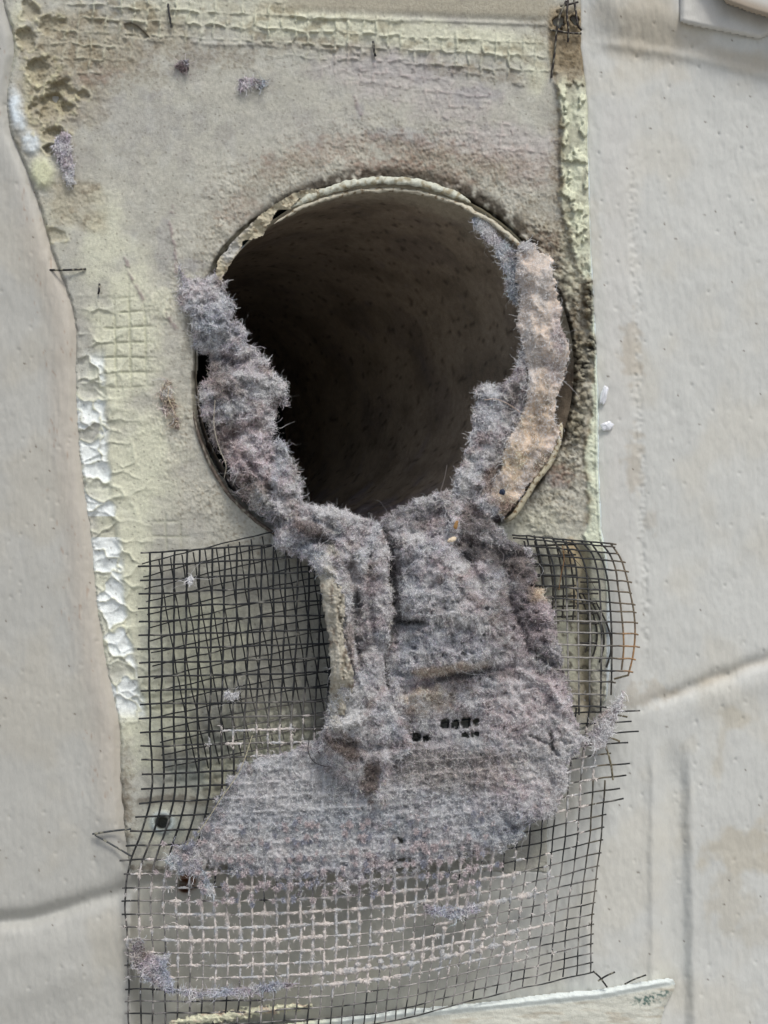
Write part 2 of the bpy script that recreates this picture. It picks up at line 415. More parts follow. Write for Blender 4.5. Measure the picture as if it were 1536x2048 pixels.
    g2 = gridlines(x+y*.05+4*fbm(x/30,y/30,64,2), y-x*.09+4*fbm(x/30,y/30,65,2), 0, 26, 2.8, 2)*ss(-.2,.3,fbm(x/30,y/18,66,3))
    h += m2*(2.4*g2+1.6*fbm(x/14,y/14,111,3)); c = mix(c, lin(178,166,165), .5*m2); c = mix(c, lin(190,172,165), .5*m2*g2)
    m3 = blob(x, y, [(255,690,60,110,0,1),(335,1070,40,40,0,.7)], .3, 30, 112)
    g3 = gridlines(x-y*.03, y+x*.02, 0, 30, 2.4, 3); h += m3*(-3*g3); c = mix(c, lin(160,158,130), .45*m3*g3)
    # big dimples pressed through the screen, lower left
    m4 = blob(x, y, [(500,1480,190,80,-4,1),(430,1540,120,50,0,1),(360,1390,110,50,-5,.7)], .3, 40, 113)
    g4 = gridlines(x, y+x*.1, 0, 25, 6, 4); h += m4*(-7*g4+3)
    c = mix(c, lin(150,146,118), .3*m4*g4)
    # horizontal torn ridge lines of the patch under the top
    for pts, amp, sg in [([(250,75),(420,88),(600,92),(760,112),(900,135),(1050,170)], 5, 4), ([(690,158),(860,175),(980,205)], 2.5, 3), ([(200,150),(340,130),(520,140)], 2.5, 6)]:
        d, _ = segd(x, y, pts); d = d+4*fbm(x/18,y/18,114,3); h += .6*amp*np.exp(-(d/sg)**2)*ss(-.2,.3,fbm(x/35,y/35,58,3))
    # long thin pinkish dust threads
    for pts, wd in [([(345,410),(340,450),(350,500),(352,545)],4), ([(250,515),(265,560),(290,605)],4), ([(712,195),(715,225),(728,235)],5), ([(335,630),(350,655)],5)]:
        d, _ = segd(x, y, pts); d = d+2.5*fbm(x/9,y/9,115,3); mm = np.exp(-(d/wd)**2); mm = mm*ss(-.45,.2,fbm(x/12,y/12,57,3)); h += 2*mm; c = mix(c, lin(138,120,118), .7*mm)
    # lilac / blue-grey dust films
    du = blob(x, y, [(505,170,32,20,0,.0),(720,215,12,26,0,.5),(800,270,60,20,5,.6),(840,280,40,22,0,.6),(360,140,30,20,0,.4),(265,235,150,60,10,.28),(640,250,200,50,0,.18),(950,190,60,20,0,.5),(330,500,20,60,0,.4),(1110,960,35,14,30,.6),(385,530,25,18,0,.6),(850,140,200,30,5,.3)], .8, 28, 116)
    c = mix(c, lin(128,124,134), .6*du)
    pk = blob(x, y, [(660,300,110,30,-8,.6),(840,300,120,30,6,.7),(480,420,50,40,-45,.5),(560,330,60,24,-25,.5),(800,330,90,22,0,1),(740,340,60,20,0,.9),(530,320,30,14,0,.8),(195,150,60,18,-8,.7),(900,360,60,30,25,.8),(1010,330,120,40,10,.5),(1120,950,36,24,0,.9),(1075,500,46,40,0,.7),(1120,720,30,60,0,.5)], .8, 22, 117)
    c = mix(c, lin(138,108,92), .7*pk*(.5+.5*ss(-.2,.3,fbm(x/10,y/10,118,3))))
    h += 1.6*pk*fbm(x/7,y/7,119,2)
    # dark of the gap right above the rim, put into the plate colour
    gapd = np.exp(-(np.clip(rr-HR-14,0,99)/11.)**2)*ss(900,420,y)
    c = mix(c, lin(58,48,36), .9*gapd*ss(-.35,.25,fbm(x/24,y/24,120,3)+ss(560,380,y)*.3))
    # ----- right border: peeling caulk strip
    w_s = np.interp(y, [-100,60,150,300,420,520,560,700,830,900,1020,1080,1100,1440], [60,62,60,58,62,34,20,10,16,32,26,40,40,40])
    edg = er-w_s+7*fbm(x/30,y/22,121,4)
    stp = ss(4, -4, edg)*ss(120,200,y+0*x)*ss(1110,1085,y)
    calm = ss(470,560,y); stp0 = stp; c = mix(c, lin(212,213,190), .9*stp0*calm); stp = stp*(1-.75*calm); h += 3*stp0
    h += stp*(3.5+7*np.maximum(0,fbm(x/26,y/46,122,3))+1.5*fbm(x/9,y/14,123,3))
    c = mix(c, mix(np.zeros(x.shape+(3,))+lin(205,203,178), lin(176,172,150), ss(-.1,.4,fbm(x/40,y/60,79,3))), .9*stp)
    pe = ss(.14,.19,fbm(x/30,y/34,124,3))*stp; h += 7*pe; c = mix(c, lin(222,219,190), .85*pe)
    br2 = np.exp(-(edg/7.)**2)*ss(60,120,y)*ss(1100,1050,y); c = mix(c, lin(118,98,66), .6*br2*ss(-.3,.3,fbm(x/30,y/30,125,3))); h += 2.5*br2
    top = ss(190,120,y)*ss(75,62,er)*ss(-5,30,y); c = mix(c, lin(142,122,92), .8*top); h += top*3*fbm(x/14,y/14,126,4)
    # thin bright vertical lip along the right edge
    lp = ss(10,6,er)*ss(470,540,y)*ss(1445,1400,y); h += 6*lp; c = mix(c, lin(214,218,200), .8*lp)
    lp = ss(5,3,er)*ss(230,280,y); c = mix(c, lin(222,228,232), .9*lp)
    # brown cracked lumps
    lm = blob(x, y, [(1155,740,26,45,0,1),(1150,690,24,30,0,1),(1165,800,20,40,0,.7),(1150,850,24,40,0,.9),(1178,600,14,50,0,1),(1185,690,16,28,0,1)], .5, 18, 127)
    f1,f2,cid = voro(x/19+.5*fbm(x/12,y/12,5,2), y/17, 128)
    h += lm*(20*(.7-f1)+5); c = mix(c, lin(150,142,122), .8*lm); c = mix(c, lin(24,20,17), .95*lm*ss(.3,.1,f2-f1+.12*fbm(x/9,y/9,129,2)))
    # strip behind the curled screen: orange-brown flap and dirty vertical channel
    rs = ss(1080,1110,y)*ss(1450,1400,y)*(x>1090)
    ch = rs*np.exp(-((x-1160-(y-1100)*.03)/13.)**2); h -= 16*ch; c = mix(c, lin(150,125,88), .55*ch)
    h += 10*rs*ss(1170,1185,x)*ss(1222,1216,x)
    c = mix(c, lin(196,170,132), .8*blob(x,y,[(1140,1110,18,35,5,1),(1148,1190,10,30,0,.8)],.4,16,130))
    c = mix(c, lin(60,48,32), .85*rs*ss(.2,.42,fbm(x/14,y/16,131,4))*(x<1185)*ss(1130,1200,y+30*0))
    c = mix(c, lin(196,182,160), .4*rs*ss(1330,1400,y)); h += rs*ss(1300,1360,y)*4*fbm(x/11,y/11,132,3)
    lw = rs*ss(8,4,np.abs(x-1219)); c = mix(c, lin(228,234,240), .85*lw*ss(1180,1230,y))
    # screw hole and bluish stain, dark dirt low left
    bl = blob(x,y,[(370,1550,50,40,0,.9),(440,1480,40,30,0,.6),(340,1660,38,30,0,.8),(420,1650,40,60,0,.5)],.6,30,133); c = mix(c, lin(120,128,126), .55*bl)
    c = mix(c, lin(72,56,40), .65*blob(x,y,[(330,1600,90,10,0,.9),(300,1735,60,8,0,1),(440,1600,40,50,0,.6),(250,1620,10,60,0,.7),(330,1510,30,20,0,.4)],.8,20,134))
    q = np.hypot((x-325)/1.1, y-1645); h -= 24*ss(15,9,q); h += 5*np.exp(-((q-18)/5.)**2); c = mix(c, lin(196,205,205), .6*np.exp(-((q-18)/6.)**2)); c = mix(c, lin(30,30,30), .8*ss(15,10,q))
    gr = blob(x,y,[(1150,110,40,60,0,1),(1100,60,60,40,0,.6),(1115,330,16,120,0,.8),(1125,480,30,80,0,.8),(1160,620,30,90,0,.9),(1130,800,40,120,0,.7),(1080,440,60,50,30,.6),(400,110,150,26,3,.6),(240,140,120,40,0,.5),(980,150,140,16,8,.5),(620,90,120,14,4,.5),(930,330,160,40,12,.5),(560,350,100,36,-25,.5),(420,470,30,80,10,.3),(250,1610,20,120,0,.7),(440,1090,60,10,0,.3)], .8, 24, 55)
    c = mix(c, lin(112,94,68), .62*gr*(.4+.6*ss(-.3,.3,fbm(x/9,y/9,54,4))))
    c = mix(c, lin(62,50,36), .5*gr*ss(.2,.45,fbm(x/5.5,y/5.5,53,3)))
    # general greying of the lower middle, dark specks everywhere
    c = mix(c, lin(160,154,140), .25*ss(430,560,x)*ss(1090,1180,y)*ss(1500,1420,y))
    f1,f2,cid = voro(x/19, y/19, 135); c = mix(c, lin(75,64,52), .6*ss(.12,.04,f1)*(cid>.6))
    # hole at the very top right with wires
    for cx,cy,rx,ry in [(1117,42,13,17),(1150,40,9,12)]:
        q = np.sqrt(((x-cx)/rx)**2+((y-cy)/ry)**2)+.5*fbm(x/11,y/13,41,3); h -= 26*ss(1,.6,q); h += 4*np.exp(-((q-1.15)/.3)**2); c = mix(c, lin(45,32,20), .85*ss(1.05,.7,q)); c = mix(c, lin(150,130,100), .4*np.exp(-((q-1.2)/.3)**2))
    # chip in the top caulk showing the plain plate
    chp = sdf(x, y, [(248,48),(262,46),(275,52),(290,66),(298,74),(292,80),(278,78),(255,72)]); h -= 7*ss(-1,3,chp)+0; c = mix(c, lin(165,156,138), .9*ss(-1,2,chp)); c = mix(c, lin(50,36,24), .8*np.exp(-((chp)/1.8)**2)*(y<62+.35*(x-262)))
    # smeared smooth band at the very top
    tb = ss(30, 8, y-(x-550)*.035)*ss(540,600,x)*ss(1120,1080,x); c = mix(c, lin(165,154,134), .8*tb); h = h*(1-.6*tb)+6*tb
    h += 3*np.exp(-((y-30-(x-550)*.035)/4.)**2)*ss(540,600,x)*ss(1120,1080,x)
    return h, c

px_ = np.arange(-40, 1250, 2.0); py_ = np.concatenate([np.arange(-420, -40, 8.), np.arange(-40, 1764, 2.2)])
X, Y = np.meshgrid(px_, py_)
H, Cc = plate_fields(X, Y)
ip = inside_panel(X, Y)
edge = ss(0, 9, ip)
H = np.where(ip < 0, -14, H*edge-6*(1-edge)*(ip < 4))
rr = np.hypot(X-HC[0], Y-HC[1]); ang = np.arctan2(Y-HC[1], X-HC[0])
deg = np.degrees(ang)
rw = HR-4+3*noise(ang*6, ang*0, 140)+2*noise(ang*25, ang*0, 141)+24*np.exp(-((deg+142)/17)**2)+14*np.exp(-((deg-150)/22.)**2)
H = H-26*ss(rw+6, rw-6, rr)
v = W(X, Y, H).reshape(-1, 3); f = gridfaces(*X.shape)
keep = (ip.ravel()[f] > -3).all(1) & (rr.ravel()[f] > (rw-7).ravel()[f]).all(1)
v, f, c = compact(v, f[keep], Cc.reshape(-1, 3))
o = mesh('vent_plate', v, f, M_PLAS, col=c)
tag(o, 'rough vent surround plate smeared with yellowed caulk, foam and dirt, around the open duct', 'vent plate')

# ------------------------------------------------------------------ duct
duct = thing('vent_duct', 'round open exhaust duct with dusty brown inside and a torn white rim', 'duct', 770, 742)
nt_, nd = 320, 130
th = np.linspace(0, 2*np.pi, nt_+1)[:-1]+np.pi/2; dep = np.linspace(0, 1, nd)**1.4*1500
TH, DP = np.meshgrid(th, dep)
R = HR-8-3*ss(0,30,DP)+3*fbm(TH*2.2, DP/170, 150, 3)+1.2*fbm(TH*14, DP/26, 151, 3)
lintbed = np.clip(np.sin(TH), 0, 1)**3                                 # lint lying in the bottom of the pipe
R -= lintbed*(60+26*fbm(np.cos(TH)*7, DP/70, 152, 4))*ss(40, 220, DP)
cx = HC[0]-DP*.42-70*ss(200,1200,DP); cy = HC[1]+DP*.03
Xd = cx+R*np.cos(TH); Yd = cy+R*np.sin(TH)
v = np.stack([(Xd-768)*S, (DP-0)*S, (1024-Yd)*S+Z0], -1).reshape(-1, 3)
i = np.arange(nd-1)[:, None]*nt_+np.arange(nt_)[None]; j = np.arange(nd-1)[:, None]*nt_+(np.arange(nt_)[None]+1) % nt_
f = np.stack([i, j, j+nt_, i+nt_], -1).reshape(-1, 4)
base = np.zeros(TH.shape+(3,))+lin(160, 143, 124)
base = mix(base, lin(104,92,78), .5*ss(-.2,.5,fbm(TH*3, DP/130, 153, 5)))
base = mix(base, lin(120,114,122), .7*ss(.1,.6,lintbed+.4*fbm(np.cos(TH)*8, DP/60, 154, 3)))
base = mix(base, lin(84,76,84), .25*ss(.1,.5,fbm(TH*2+5, DP/160, 155, 4)))
base = mix(base, lin(60,48,40), .6*ss(.38,.6,fbm(TH*16, DP/22, 156, 3)))
top_ = ss(.15, .7, -np.sin(TH))*ss(150+60*fbm(TH*6, DP/50, 157, 3), 30, DP)
base = mix(base, lin(190,178,156), .8*top_)
base = mix(base, lin(198,188,166), .9*ss(np.maximum(30+30*fbm(TH*9, DP*0+.5, 158, 4), 18), 14, DP)*ss(.1,-.2,np.sin(TH)))
mesh('pipe', v, f, M_DUCT, duct, col=base.reshape(-1, 3))
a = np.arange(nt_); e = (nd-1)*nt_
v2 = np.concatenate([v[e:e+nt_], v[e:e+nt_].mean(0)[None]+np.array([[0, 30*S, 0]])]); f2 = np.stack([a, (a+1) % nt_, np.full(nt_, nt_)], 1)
mesh('pipe_dark_cap', v2, f2, M_DARK, duct)  # black cap added to keep the far depth of the pipe dark
# black backing added behind the gap round the pipe, shuts out light
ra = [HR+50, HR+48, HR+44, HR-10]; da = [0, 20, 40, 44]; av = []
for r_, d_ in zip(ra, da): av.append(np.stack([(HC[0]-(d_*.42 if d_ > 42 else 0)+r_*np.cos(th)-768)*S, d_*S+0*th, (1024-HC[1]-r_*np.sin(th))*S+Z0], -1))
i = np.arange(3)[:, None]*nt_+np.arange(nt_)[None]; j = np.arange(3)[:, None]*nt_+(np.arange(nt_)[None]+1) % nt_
mesh('gap_backing', np.concatenate(av), np.stack([i, j, j+nt_, i+nt_], -1).reshape(-1, 4), M_DARK, duct)

def arcpts(a0, a1, r, d, n=120, rn=0., s=0, ctr=HC):
    t = np.radians(np.linspace(a0, a1, n)); q = np.linspace(0, 1, n)
    rad = np.interp(q, np.linspace(0, 1, len(r)), r) if np.ndim(r) else r
    dd = np.interp(q, np.linspace(0, 1, len(d)), d) if np.ndim(d) else d
    rad = rad+rn*fbm(t*9, t*0+s, 160+s, 4)
    return ctr[0]+rad*np.cos(t), ctr[1]+rad*np.sin(t), dd+rn*.6*fbm(t*11, t*0+s+3, 165+s, 3)

def sweep(xc, yc, dc, prof_w, prof_d, roughness=1.5, s=0, sides=16):
    """bead with elliptical section swept in px space"""
    n = len(xc); P = np.stack([xc, yc], 1); T = np.gradient(P, axis=0); T /= np.linalg.norm(T, axis=1)[:, None]; N = np.stack([-T[:,1], T[:,0]], 1)
    a = np.linspace(0, 2*np.pi, sides+1)[:-1]
    U = np.linspace(0, n*.5, n)[:, None]+0*a[None]
    k = 1+roughness*.12*fbm(U/3.2, np.cos(a)[None]*1.5+U*0, 170+s, 3)
    wv = np.broadcast_to(prof_w, n)[:, None]*k; dv = np.broadcast_to(prof_d, n)[:, None]*k
    x = P[:, 0:1]+N[:, 0:1]*np.cos(a)[None]*wv; y = P[:, 1:2]+N[:, 1:2]*np.cos(a)[None]*wv; d = dc[:, None]+np.sin(a)[None]*dv
    v = W(x.ravel(), y.ravel(), d.ravel())
    i = np.arange(n-1)[:, None]*sides+np.arange(sides)[None]; j = np.arange(n-1)[:, None]*sides+(np.arange(sides)[None]+1) % sides
    return v, np.stack([i, i+sides, j+sides, j], -1).reshape(-1, 4), x, y

def taper(n, w, a=.12):
    q = np.linspace(0, 1, n); return w*np.sqrt(np.clip(np.minimum(q/a, (1-q)/a), 0.02, 1))

parts = []
# top bead (thick, chalky)
x, y, d = arcpts(-120, -63, [378,380,382,378], [8,12,12,8], 220, 1.5, 1)
v, f, xx, yy = sweep(x, y, d, taper(220, 8)*(1+.3*fbm(np.arange(220)/16.,np.zeros(220),47,3)), taper(220, 7), 2.4, 1); parts.append((v, f, mix(np.zeros((len(v),3))+lin(196,193,176), lin(150,138,112), ss(-.1,.5,fbm(xx/14,yy/14,171,3)).ravel())))
# thin lip under it, all the way round the top
x, y, d = arcpts(-127, -24, [368,363,363,366,372], [8,4,3,6,8], 300, 3.0, 2)
v, f, xx, yy = sweep(x, y, d, taper(300, 5)*(1+.5*fbm(np.arange(300)/12.,np.zeros(300),46,3)), taper(300, 8), 2.2, 2); parts.append((v, f, mix(np.zeros((len(v),3))+lin(188,178,158), lin(130,112,88), ss(0.1,.5,fbm(xx/10,yy/10,172,3)).ravel())))
# right lower rim, pale tan roll
pts = spline([(1122,845,30),(1118,880,42),(1100,925,46),(1070,965,44),(1045,1005,40),(1018,1038,34),(1006,1040,20)], 160)
v, f, xx, yy = sweep(pts[:,0], pts[:,1], pts[:,2], taper(160, 5.5, .05), taper(160, 7, .05), 1.5, 3); parts.append((v, f, mix(np.zeros((len(v),3))+lin(186,174,148), lin(110,84,52), ss(.1,.5,fbm(xx/9,yy/9,173,3)).ravel())))
# dark lower-left rim
x, y, d = arcpts(118, 168, [392,398,392], [6,8,8], 160, 1.5, 4)
v, f, xx, yy = sweep(x, y, d, taper(160, 4), taper(160, 7), 1.2, 4); parts.append((v, f, mix(np.zeros((len(v),3))+lin(96,82,72), lin(150,140,124), ss(.1,.4,fbm(xx/9,yy/9,174,3)).ravel())))
v, f, c = merge(parts); mesh('rim', v, f, M_RIM, duct, col=c)

# torn foil collar at the upper left
xs_ = np.arange(430, 700, 1.6); ys_ = np.arange(355, 600, 1.6); X, Y = np.meshgrid(xs_, ys_)
col_poly = [(428,565),(434,520),(452,482),(476,450),(506,424),(540,402),(600,380),(690,372),(640,388),(598,398),(580,420),(555,420),(540,445),(528,470),(512,478),(488,482),(480,500),(462,528),(448,552),(444,588),(434,590)]
q = sdf(X, Y, col_poly)+3*fbm(X/14,Y/14,180,4)+1.2*fbm(X/4,Y/4,181,2)
rr = np.hypot(X-HC[0], Y-HC[1]); q = np.minimum(q, HR+15+3*fbm(X/18,Y/18,186,3)-rr)
H = 12+.30*(rr-HR)+6*fbm(X/24,Y/24,182,4)+3*np.abs(fbm(X/8,Y/8,183,3))+2
H = H*1.0
F_ = gridfaces(*X.shape); keep = (q.ravel()[F_] > 0).all(1)
c = np.zeros(X.shape+(3,))+lin(176,164,140); c = c*1.08; c = mix(c, lin(128,110,86), .8*ss(.12,.5,fbm(X/14,Y/14,184,4))); c = mix(c, lin(190,186,182), .7*blob(X,Y,[(462,500,16,34,25,1),(490,455,24,10,-40,.6)],.4,14,185))
n = X.size
v = np.concatenate([W(X,Y,H).reshape(-1,3), W(X,Y,H-3).reshape(-1,3)]); ff = F_[keep]
v, ff, c = compact(v, np.concatenate([ff, ff[:, ::-1]+n]), np.concatenate([c.reshape(-1,3)]*2))
mesh('torn_collar', v, ff, M_RIM, duct, col=c)

# ------------------------------------------------------------------ wire screen
scr = thing('wire_screen', 'torn black wire mesh screen hanging in front of the lower plate and wall', 'mesh screen', 300, 1100)
CU = np.array([0,11,22,32,40.])
CV = np.array([0,7,12,18,23,29,36.])
NX = np.array([[300,572,830,1050,1235],[298,568,820,1050,1240],[300,560,812,1030,1230],[300,556,800,1020,1212],[255,530,790,1010,1204],[256,530,785,992,1186],[258,520,770,968,1180.]])
NY = np.array([[1105,1088,1080,1068,1090],[1298,1290,1280,1270,1265],[1436,1432,1425,1405,1400],[1605,1592,1580,1560,1530],[1748,1745,1730,1700,1655],[1905,1905,1885,1850,1806],[2075,2068,2045,1995,1945.]])
ND = np.array([[34,40,40,40,40],[36,42,40,40,40],[36,42,40,40,40],[30,38,40,38,34],[24,34,38,36,26],[24,34,38,34,24],[24,34,38,34,24.]])
def net(u, v, A):
    rows = np.stack([cr(CU, A[i][:, None], u)[:, 0] for i in range(len(CV))])     # (nv, len)
    m = np.gradient(rows, CV, axis=0); i = np.clip(np.searchsorted(CV, v, side='right')-1, 0, len(CV)-2); h = CV[i+1]-CV[i]; t = (v-CV[i])/h; k = np.arange(len(u))
    return (2*t**3-3*t**2+1)*rows[i,k]+(t**3-2*t**2+t)*h*m[i,k]+(-2*t**3+3*t**2)*rows[i+1,k]+(t**3-t**2)*h*m[i+1,k]
def wire_uv(u, v):
    x = net(u, v, NX); y = net(u, v, NY); d = net(u, v, ND)
    x = x+1.6*noise(x/50, y/50, 401); y = y+1.6*noise(x/50, y/50, 402); d = d+5*noise(x/90, y/90, 403)
    return x, y, d
paths = []; rads = []; wcol = []; pxs = []
def add_wire(x, y, d, r, store=(paths, rads, pxs)):
    store[0].append(W(x, y, d)); store[1].append(np.broadcast_to(r, len(x))*S*(1+.14*fbm(x/7., y/7., 45, 2))); store[2].append((x, y, d))
rng = np.random.default_rng(3)
for iu in range(41):                                  # verticals
    v0 = 0 if iu < 24 else 12.6
    if iu > 38: v0 = 13
    v1 = 36
    v_ = np.arange(v0, v1+.01, .25); u_ = np.full_like(v_, iu)+.05*noise(v_/3, v_*0+iu, 404)
    if iu == 40: v_ = v_[v_ > 19]; u_ = u_[-len(v_):]
    x, y, d = wire_uv(u_, v_); add_wire(x, y, d+1.6*np.cos(np.pi*(v_+iu)), np.clip(2.15-.35*ss(8,26,u_)-.3*ss(20,26,v_), 1.4, 3))
for iv in range(37):                                  # horizontals, with loose ends
    e0 = -.75-rng.random()*.25 if iv < 23 else -.3; e1 = 40.3
    if iv < 13: e1 = 24
    elif iv < 23: e1 = 40+rng.uniform(1.4, 2.4) if iv not in (17, 22) else 40.5
    elif iv < 26: e1 = 40.3
    u_ = np.arange(e0, e1+.01, .25); v_ = np.full_like(u_, iv)+.05*noise(u_/3, u_*0+iv, 405)
    x, y, d = wire_uv(u_, v_); ex = np.clip(u_-40, 0, 9); d = d+ex*5; y = y-2*ex**2*0+ex*rng.uniform(0, 2.5)
    add_wire(x, y, d-1.6*np.cos(np.pi*(u_+iv)), np.clip(1.95-.3*ss(8,26,u_)-.3*ss(20,26,v_), 1.4, 3))
v, f = ring_tubes(paths, rads)
def wirecol(v):
    n = len(v); x = v[:,0]/S+768; y = 1024-(v[:,2]-Z0)/S
    c = np.zeros((n,3))+lin(34,35,36)
    c = mix(c, lin(128,122,116), .75*blob(x,y,[(600,1470,140,90,0,1),(520,1440,60,50,0,.7),(1120,1560,60,90,10,.6)],.5,30,410))
    c = mix(c, lin(174,166,160), .8*blob(x,y,[(600,1880,360,140,-6,1),(900,1900,250,90,-8,.9),(1000,1780,200,60,-8,.6),(330,1800,70,120,0,.6)],.8,30,411))
    c = mix(c, lin(108,96,76), .8*blob(x,y,[(1200,1530,30,60,0,.9),(1190,1780,24,120,0,.5),(1185,1650,14,80,0,.6)],.5,20,412))
    c = mix(c, lin(168,162,150), .4*ss(.38,.6,fbm(x/22,y/22,413,3)))
    return c
mesh('front_layer', v, f, M_WIRE, scr, col=wirecol(v))
FRONT = list(pxs)

_WG = np.zeros((520, 680))            # raster of the front wires, 2 px cells, for the weave showing through the lint
for (x, y, d) in FRONT:
    q = np.linspace(0, 1, len(x)*10); t = np.linspace(0, 1, len(x)); xi = (np.interp(q, t, x)/2).astype(int); yi = ((np.interp(q, t, y)-1060)/2).astype(int)
    ok = (xi >= 0) & (xi < 680) & (yi >= 0) & (yi < 520); _WG[yi[ok], xi[ok]] = 1
for _ in range(2):
    _WG = np.maximum(_WG, 0); p_ = np.pad(_WG, 1); _WG = np.maximum((p_[1:-1,1:-1]*2+p_[:-2,1:-1]+p_[2:,1:-1]+p_[1:-1,:-2]+p_[1:-1,2:])/4.2, 0)
_WG = np.clip(_WG, 0, 1)
def weave(x, y):
    return _WG[np.clip(((y-1060)/2).astype(int), 0, 519), np.clip((x/2).astype(int), 0, 679)]
FAN = [(600,1600,260,110,0,1),(900,1580,200,130,0,.9),(560,1700,220,90,0,1),(850,1700,220,70,0,1),(900,1450,120,50,0,.8),(1060,1580,80,90,0,.35)]
# ------------------------------------------------------------------ lint
def idw(ctrl, x, y, p=2.2):
    num = 0; den = 0
    for cx, cy, d in ctrl:
        w_ = 1/((x-cx)**2+(y-cy)**2+400)**p; num = num+w_*d; den = den+w_
    return num/den

GREY = lin(164,157,157); BLUE = lin(143,144,149); MAUVE = lin(168,151,151); PALE = lin(188,183,179); BROWN = lin(110,95,86); TAN = lin(200,174,148); PINK = lin(190,177,175); DARK = lin(72,69,70); BEIGE = lin(188,178,162)  # DARK: dark fibres and patches, also fold shade painted into the lint

def lint_piece(name, label, poly, ctrl, T, Rr, colfn, dens=.3, flen=17, fw=.85, jag=5, bumps=1., feats=(), holes=(), seed=0, step=2.2, fuzzcol=2.2, curl=.8, edge_out=1., streak=None, group=None, pits=1., fibres=True):
    p = np.array(poly, float); x0, y0 = p.min(0)-14; x1, y1 = p.max(0)+14
    X, Y = np.meshgrid(np.arange(x0, x1, step), np.arange(y0, y1, step))
    q = sdf(X, Y, poly)+jag*fbm(X/26, Y/26, 200+seed, 4)+jag*.5*fbm(X/8, Y/8, 201+seed, 3)
    for hx, hy, hr1, hr2 in holes:
        q = np.minimum(q, ((((X-hx)/hr1)**4+((Y-hy)/hr2)**4)**.25-1)*min(hr1, hr2)+3.0*fbm(X/7,Y/7,202,3))
    base = idw(ctrl, X, Y)
    if name == 'lint_blanket':
        wv = weave(X, Y); fan = blob(X, Y, FAN, .35, 50, 210)
        fray = ss(1725, 1800, Y+.10*(X-600)+40*fbm(X/40,Y/30,211,3))
        q = np.where(wv < .35, q-fray*70*(.6-wv)*(fbm(X/22,Y/22,212,3) > -.25), q)
    t = np.clip(q/Rr, 0, 1); prof = np.sqrt(1-(1-t)**2)
    B = bumps*(14*fbm(X/55, Y/55, 203+seed, 3)+22*(.5-np.abs(fbm(X/40, Y/44, 204+seed, 3)))+6*fbm(X/11, Y/11, 205+seed, 3))
    f1, f2, cid = voro(X/17+.5*fbm(X/20,Y/20,9,2), Y/17, 206+seed); B -= pits*8*ss(.34,.12,f1)*(cid>.66)
    for kind, pts, sg, amp in feats:
        amp = amp*1.7
        if kind == 'line':
            dd, _ = segd(X, Y, pts); dd = dd+sg*.35*fbm(X/16,Y/16,207,3); B = B+amp*np.exp(-(dd/sg)**2)
        else:
            s_ = sdf(X, Y, pts)+3*fbm(X/12,Y/12,208,3); B = B+amp*ss(-sg, sg, s_)
    if name == 'lint_blanket': B = B*(1-.72*fan)+fan*(4.2*wv+3.5*fbm(X/9,Y/9,213,3)+4*np.maximum(0,fbm(X/26,Y/11,214,3)))
    H = base+T*(prof-1)+B*prof
    Bk = base-T-5+0*H
    F_ = gridfaces(*X.shape); keep = (q.ravel()[F_] > -1).all(1); n = X.size
    mixc = colfn(X, Y)
    sc = mixc*.98
    ff = F_[keep]
    # skirt: boundary edges
    e = np.concatenate([ff[:, [0,1]], ff[:, [1,2]], ff[:, [2,3]], ff[:, [3,0]]]); key = np.sort(e, 1); code = key[:,0].astype(np.int64)*n+key[:,1]
    u, idx, cnt = np.unique(code, return_index=True, return_counts=True); be = e[idx[cnt == 1]]
    side = np.stack([be[:,1], be[:,0], be[:,0]+n, be[:,1]+n], 1)
    v = np.concatenate([W(X,Y,H).reshape(-1,3), W(X,Y,Bk).reshape(-1,3)])
    v, fa, c = compact(v, np.concatenate([ff, ff[:, ::-1]+n, side]), np.concatenate([sc.reshape(-1,3)]*2))
    root = thing(name, label, 'lint', 0, 0, group=group)
    mesh('felt', v, fa, M_LINT, root, col=c)
    # fibres
    rng = np.random.default_rng(500+seed)
    gy, gx = np.gradient(H, step)
    cell = np.argwhere(q > 1.0)
    if name == 'lint_blanket': cell = cell[(fan[cell[:,0], cell[:,1]] < .45) | (np.random.default_rng(5).random(len(cell)) < .55)]
    N = int(len(cell)*step*step*dens)
    k = cell[rng.integers(0, len(cell), N)]; jx = rng.random(N)-.5; jy = rng.random(N)-.5
    rx = X[k[:,0], k[:,1]]+jx*step; ry = Y[k[:,0], k[:,1]]+jy*step; rd = H[k[:,0], k[:,1]]
    qq = q[k[:,0], k[:,1]]; nx = -np.clip(gx[k[:,0], k[:,1]], -2, 2); ny = -np.clip(gy[k[:,0], k[:,1]], -2, 2)
    ed = ss(12, 2, qq)
    for hx, hy, hr1, hr2 in holes: ed = np.where(np.hypot(rx-hx, ry-hy) < 16, 0, ed)
    lift = .22+.5*ed
    dirn = np.stack([nx*lift, ny*lift, lift*.8], 1)+rng.normal(size=(N,3))*np.array([.8,.8,.25])
    if streak is not None: dirn += np.array([streak[0], streak[1], 0])
    L = flen*rng.gamma(5, 1/5., N)*(1+edge_out*.6*ed)
    cc = colfn(rx, ry)
    br = np.clip(rng.normal(1.0, .10, N), .6, 1.4)[:, None]; tint = 1+rng.normal(0, .04, (N,3))
    cc = np.clip(cc*fuzzcol*br*tint, .015, .8)
    pick = rng.random(N); cc[pick > .985] = PALE*1.3; cc[pick < .02] = DARK*.8
    parts = [strands(np.stack([rx, ry, rd+rng.uniform(-1.5, 3, N)+2.5*ed*rng.random(N)], 1), dirn, L, fw*rng.uniform(.7, 1.3, N), cc, 4, curl, .02, rng)]
    # longer loose hairs
    M = max(12, N//260); k2 = rng.integers(0, N, M)
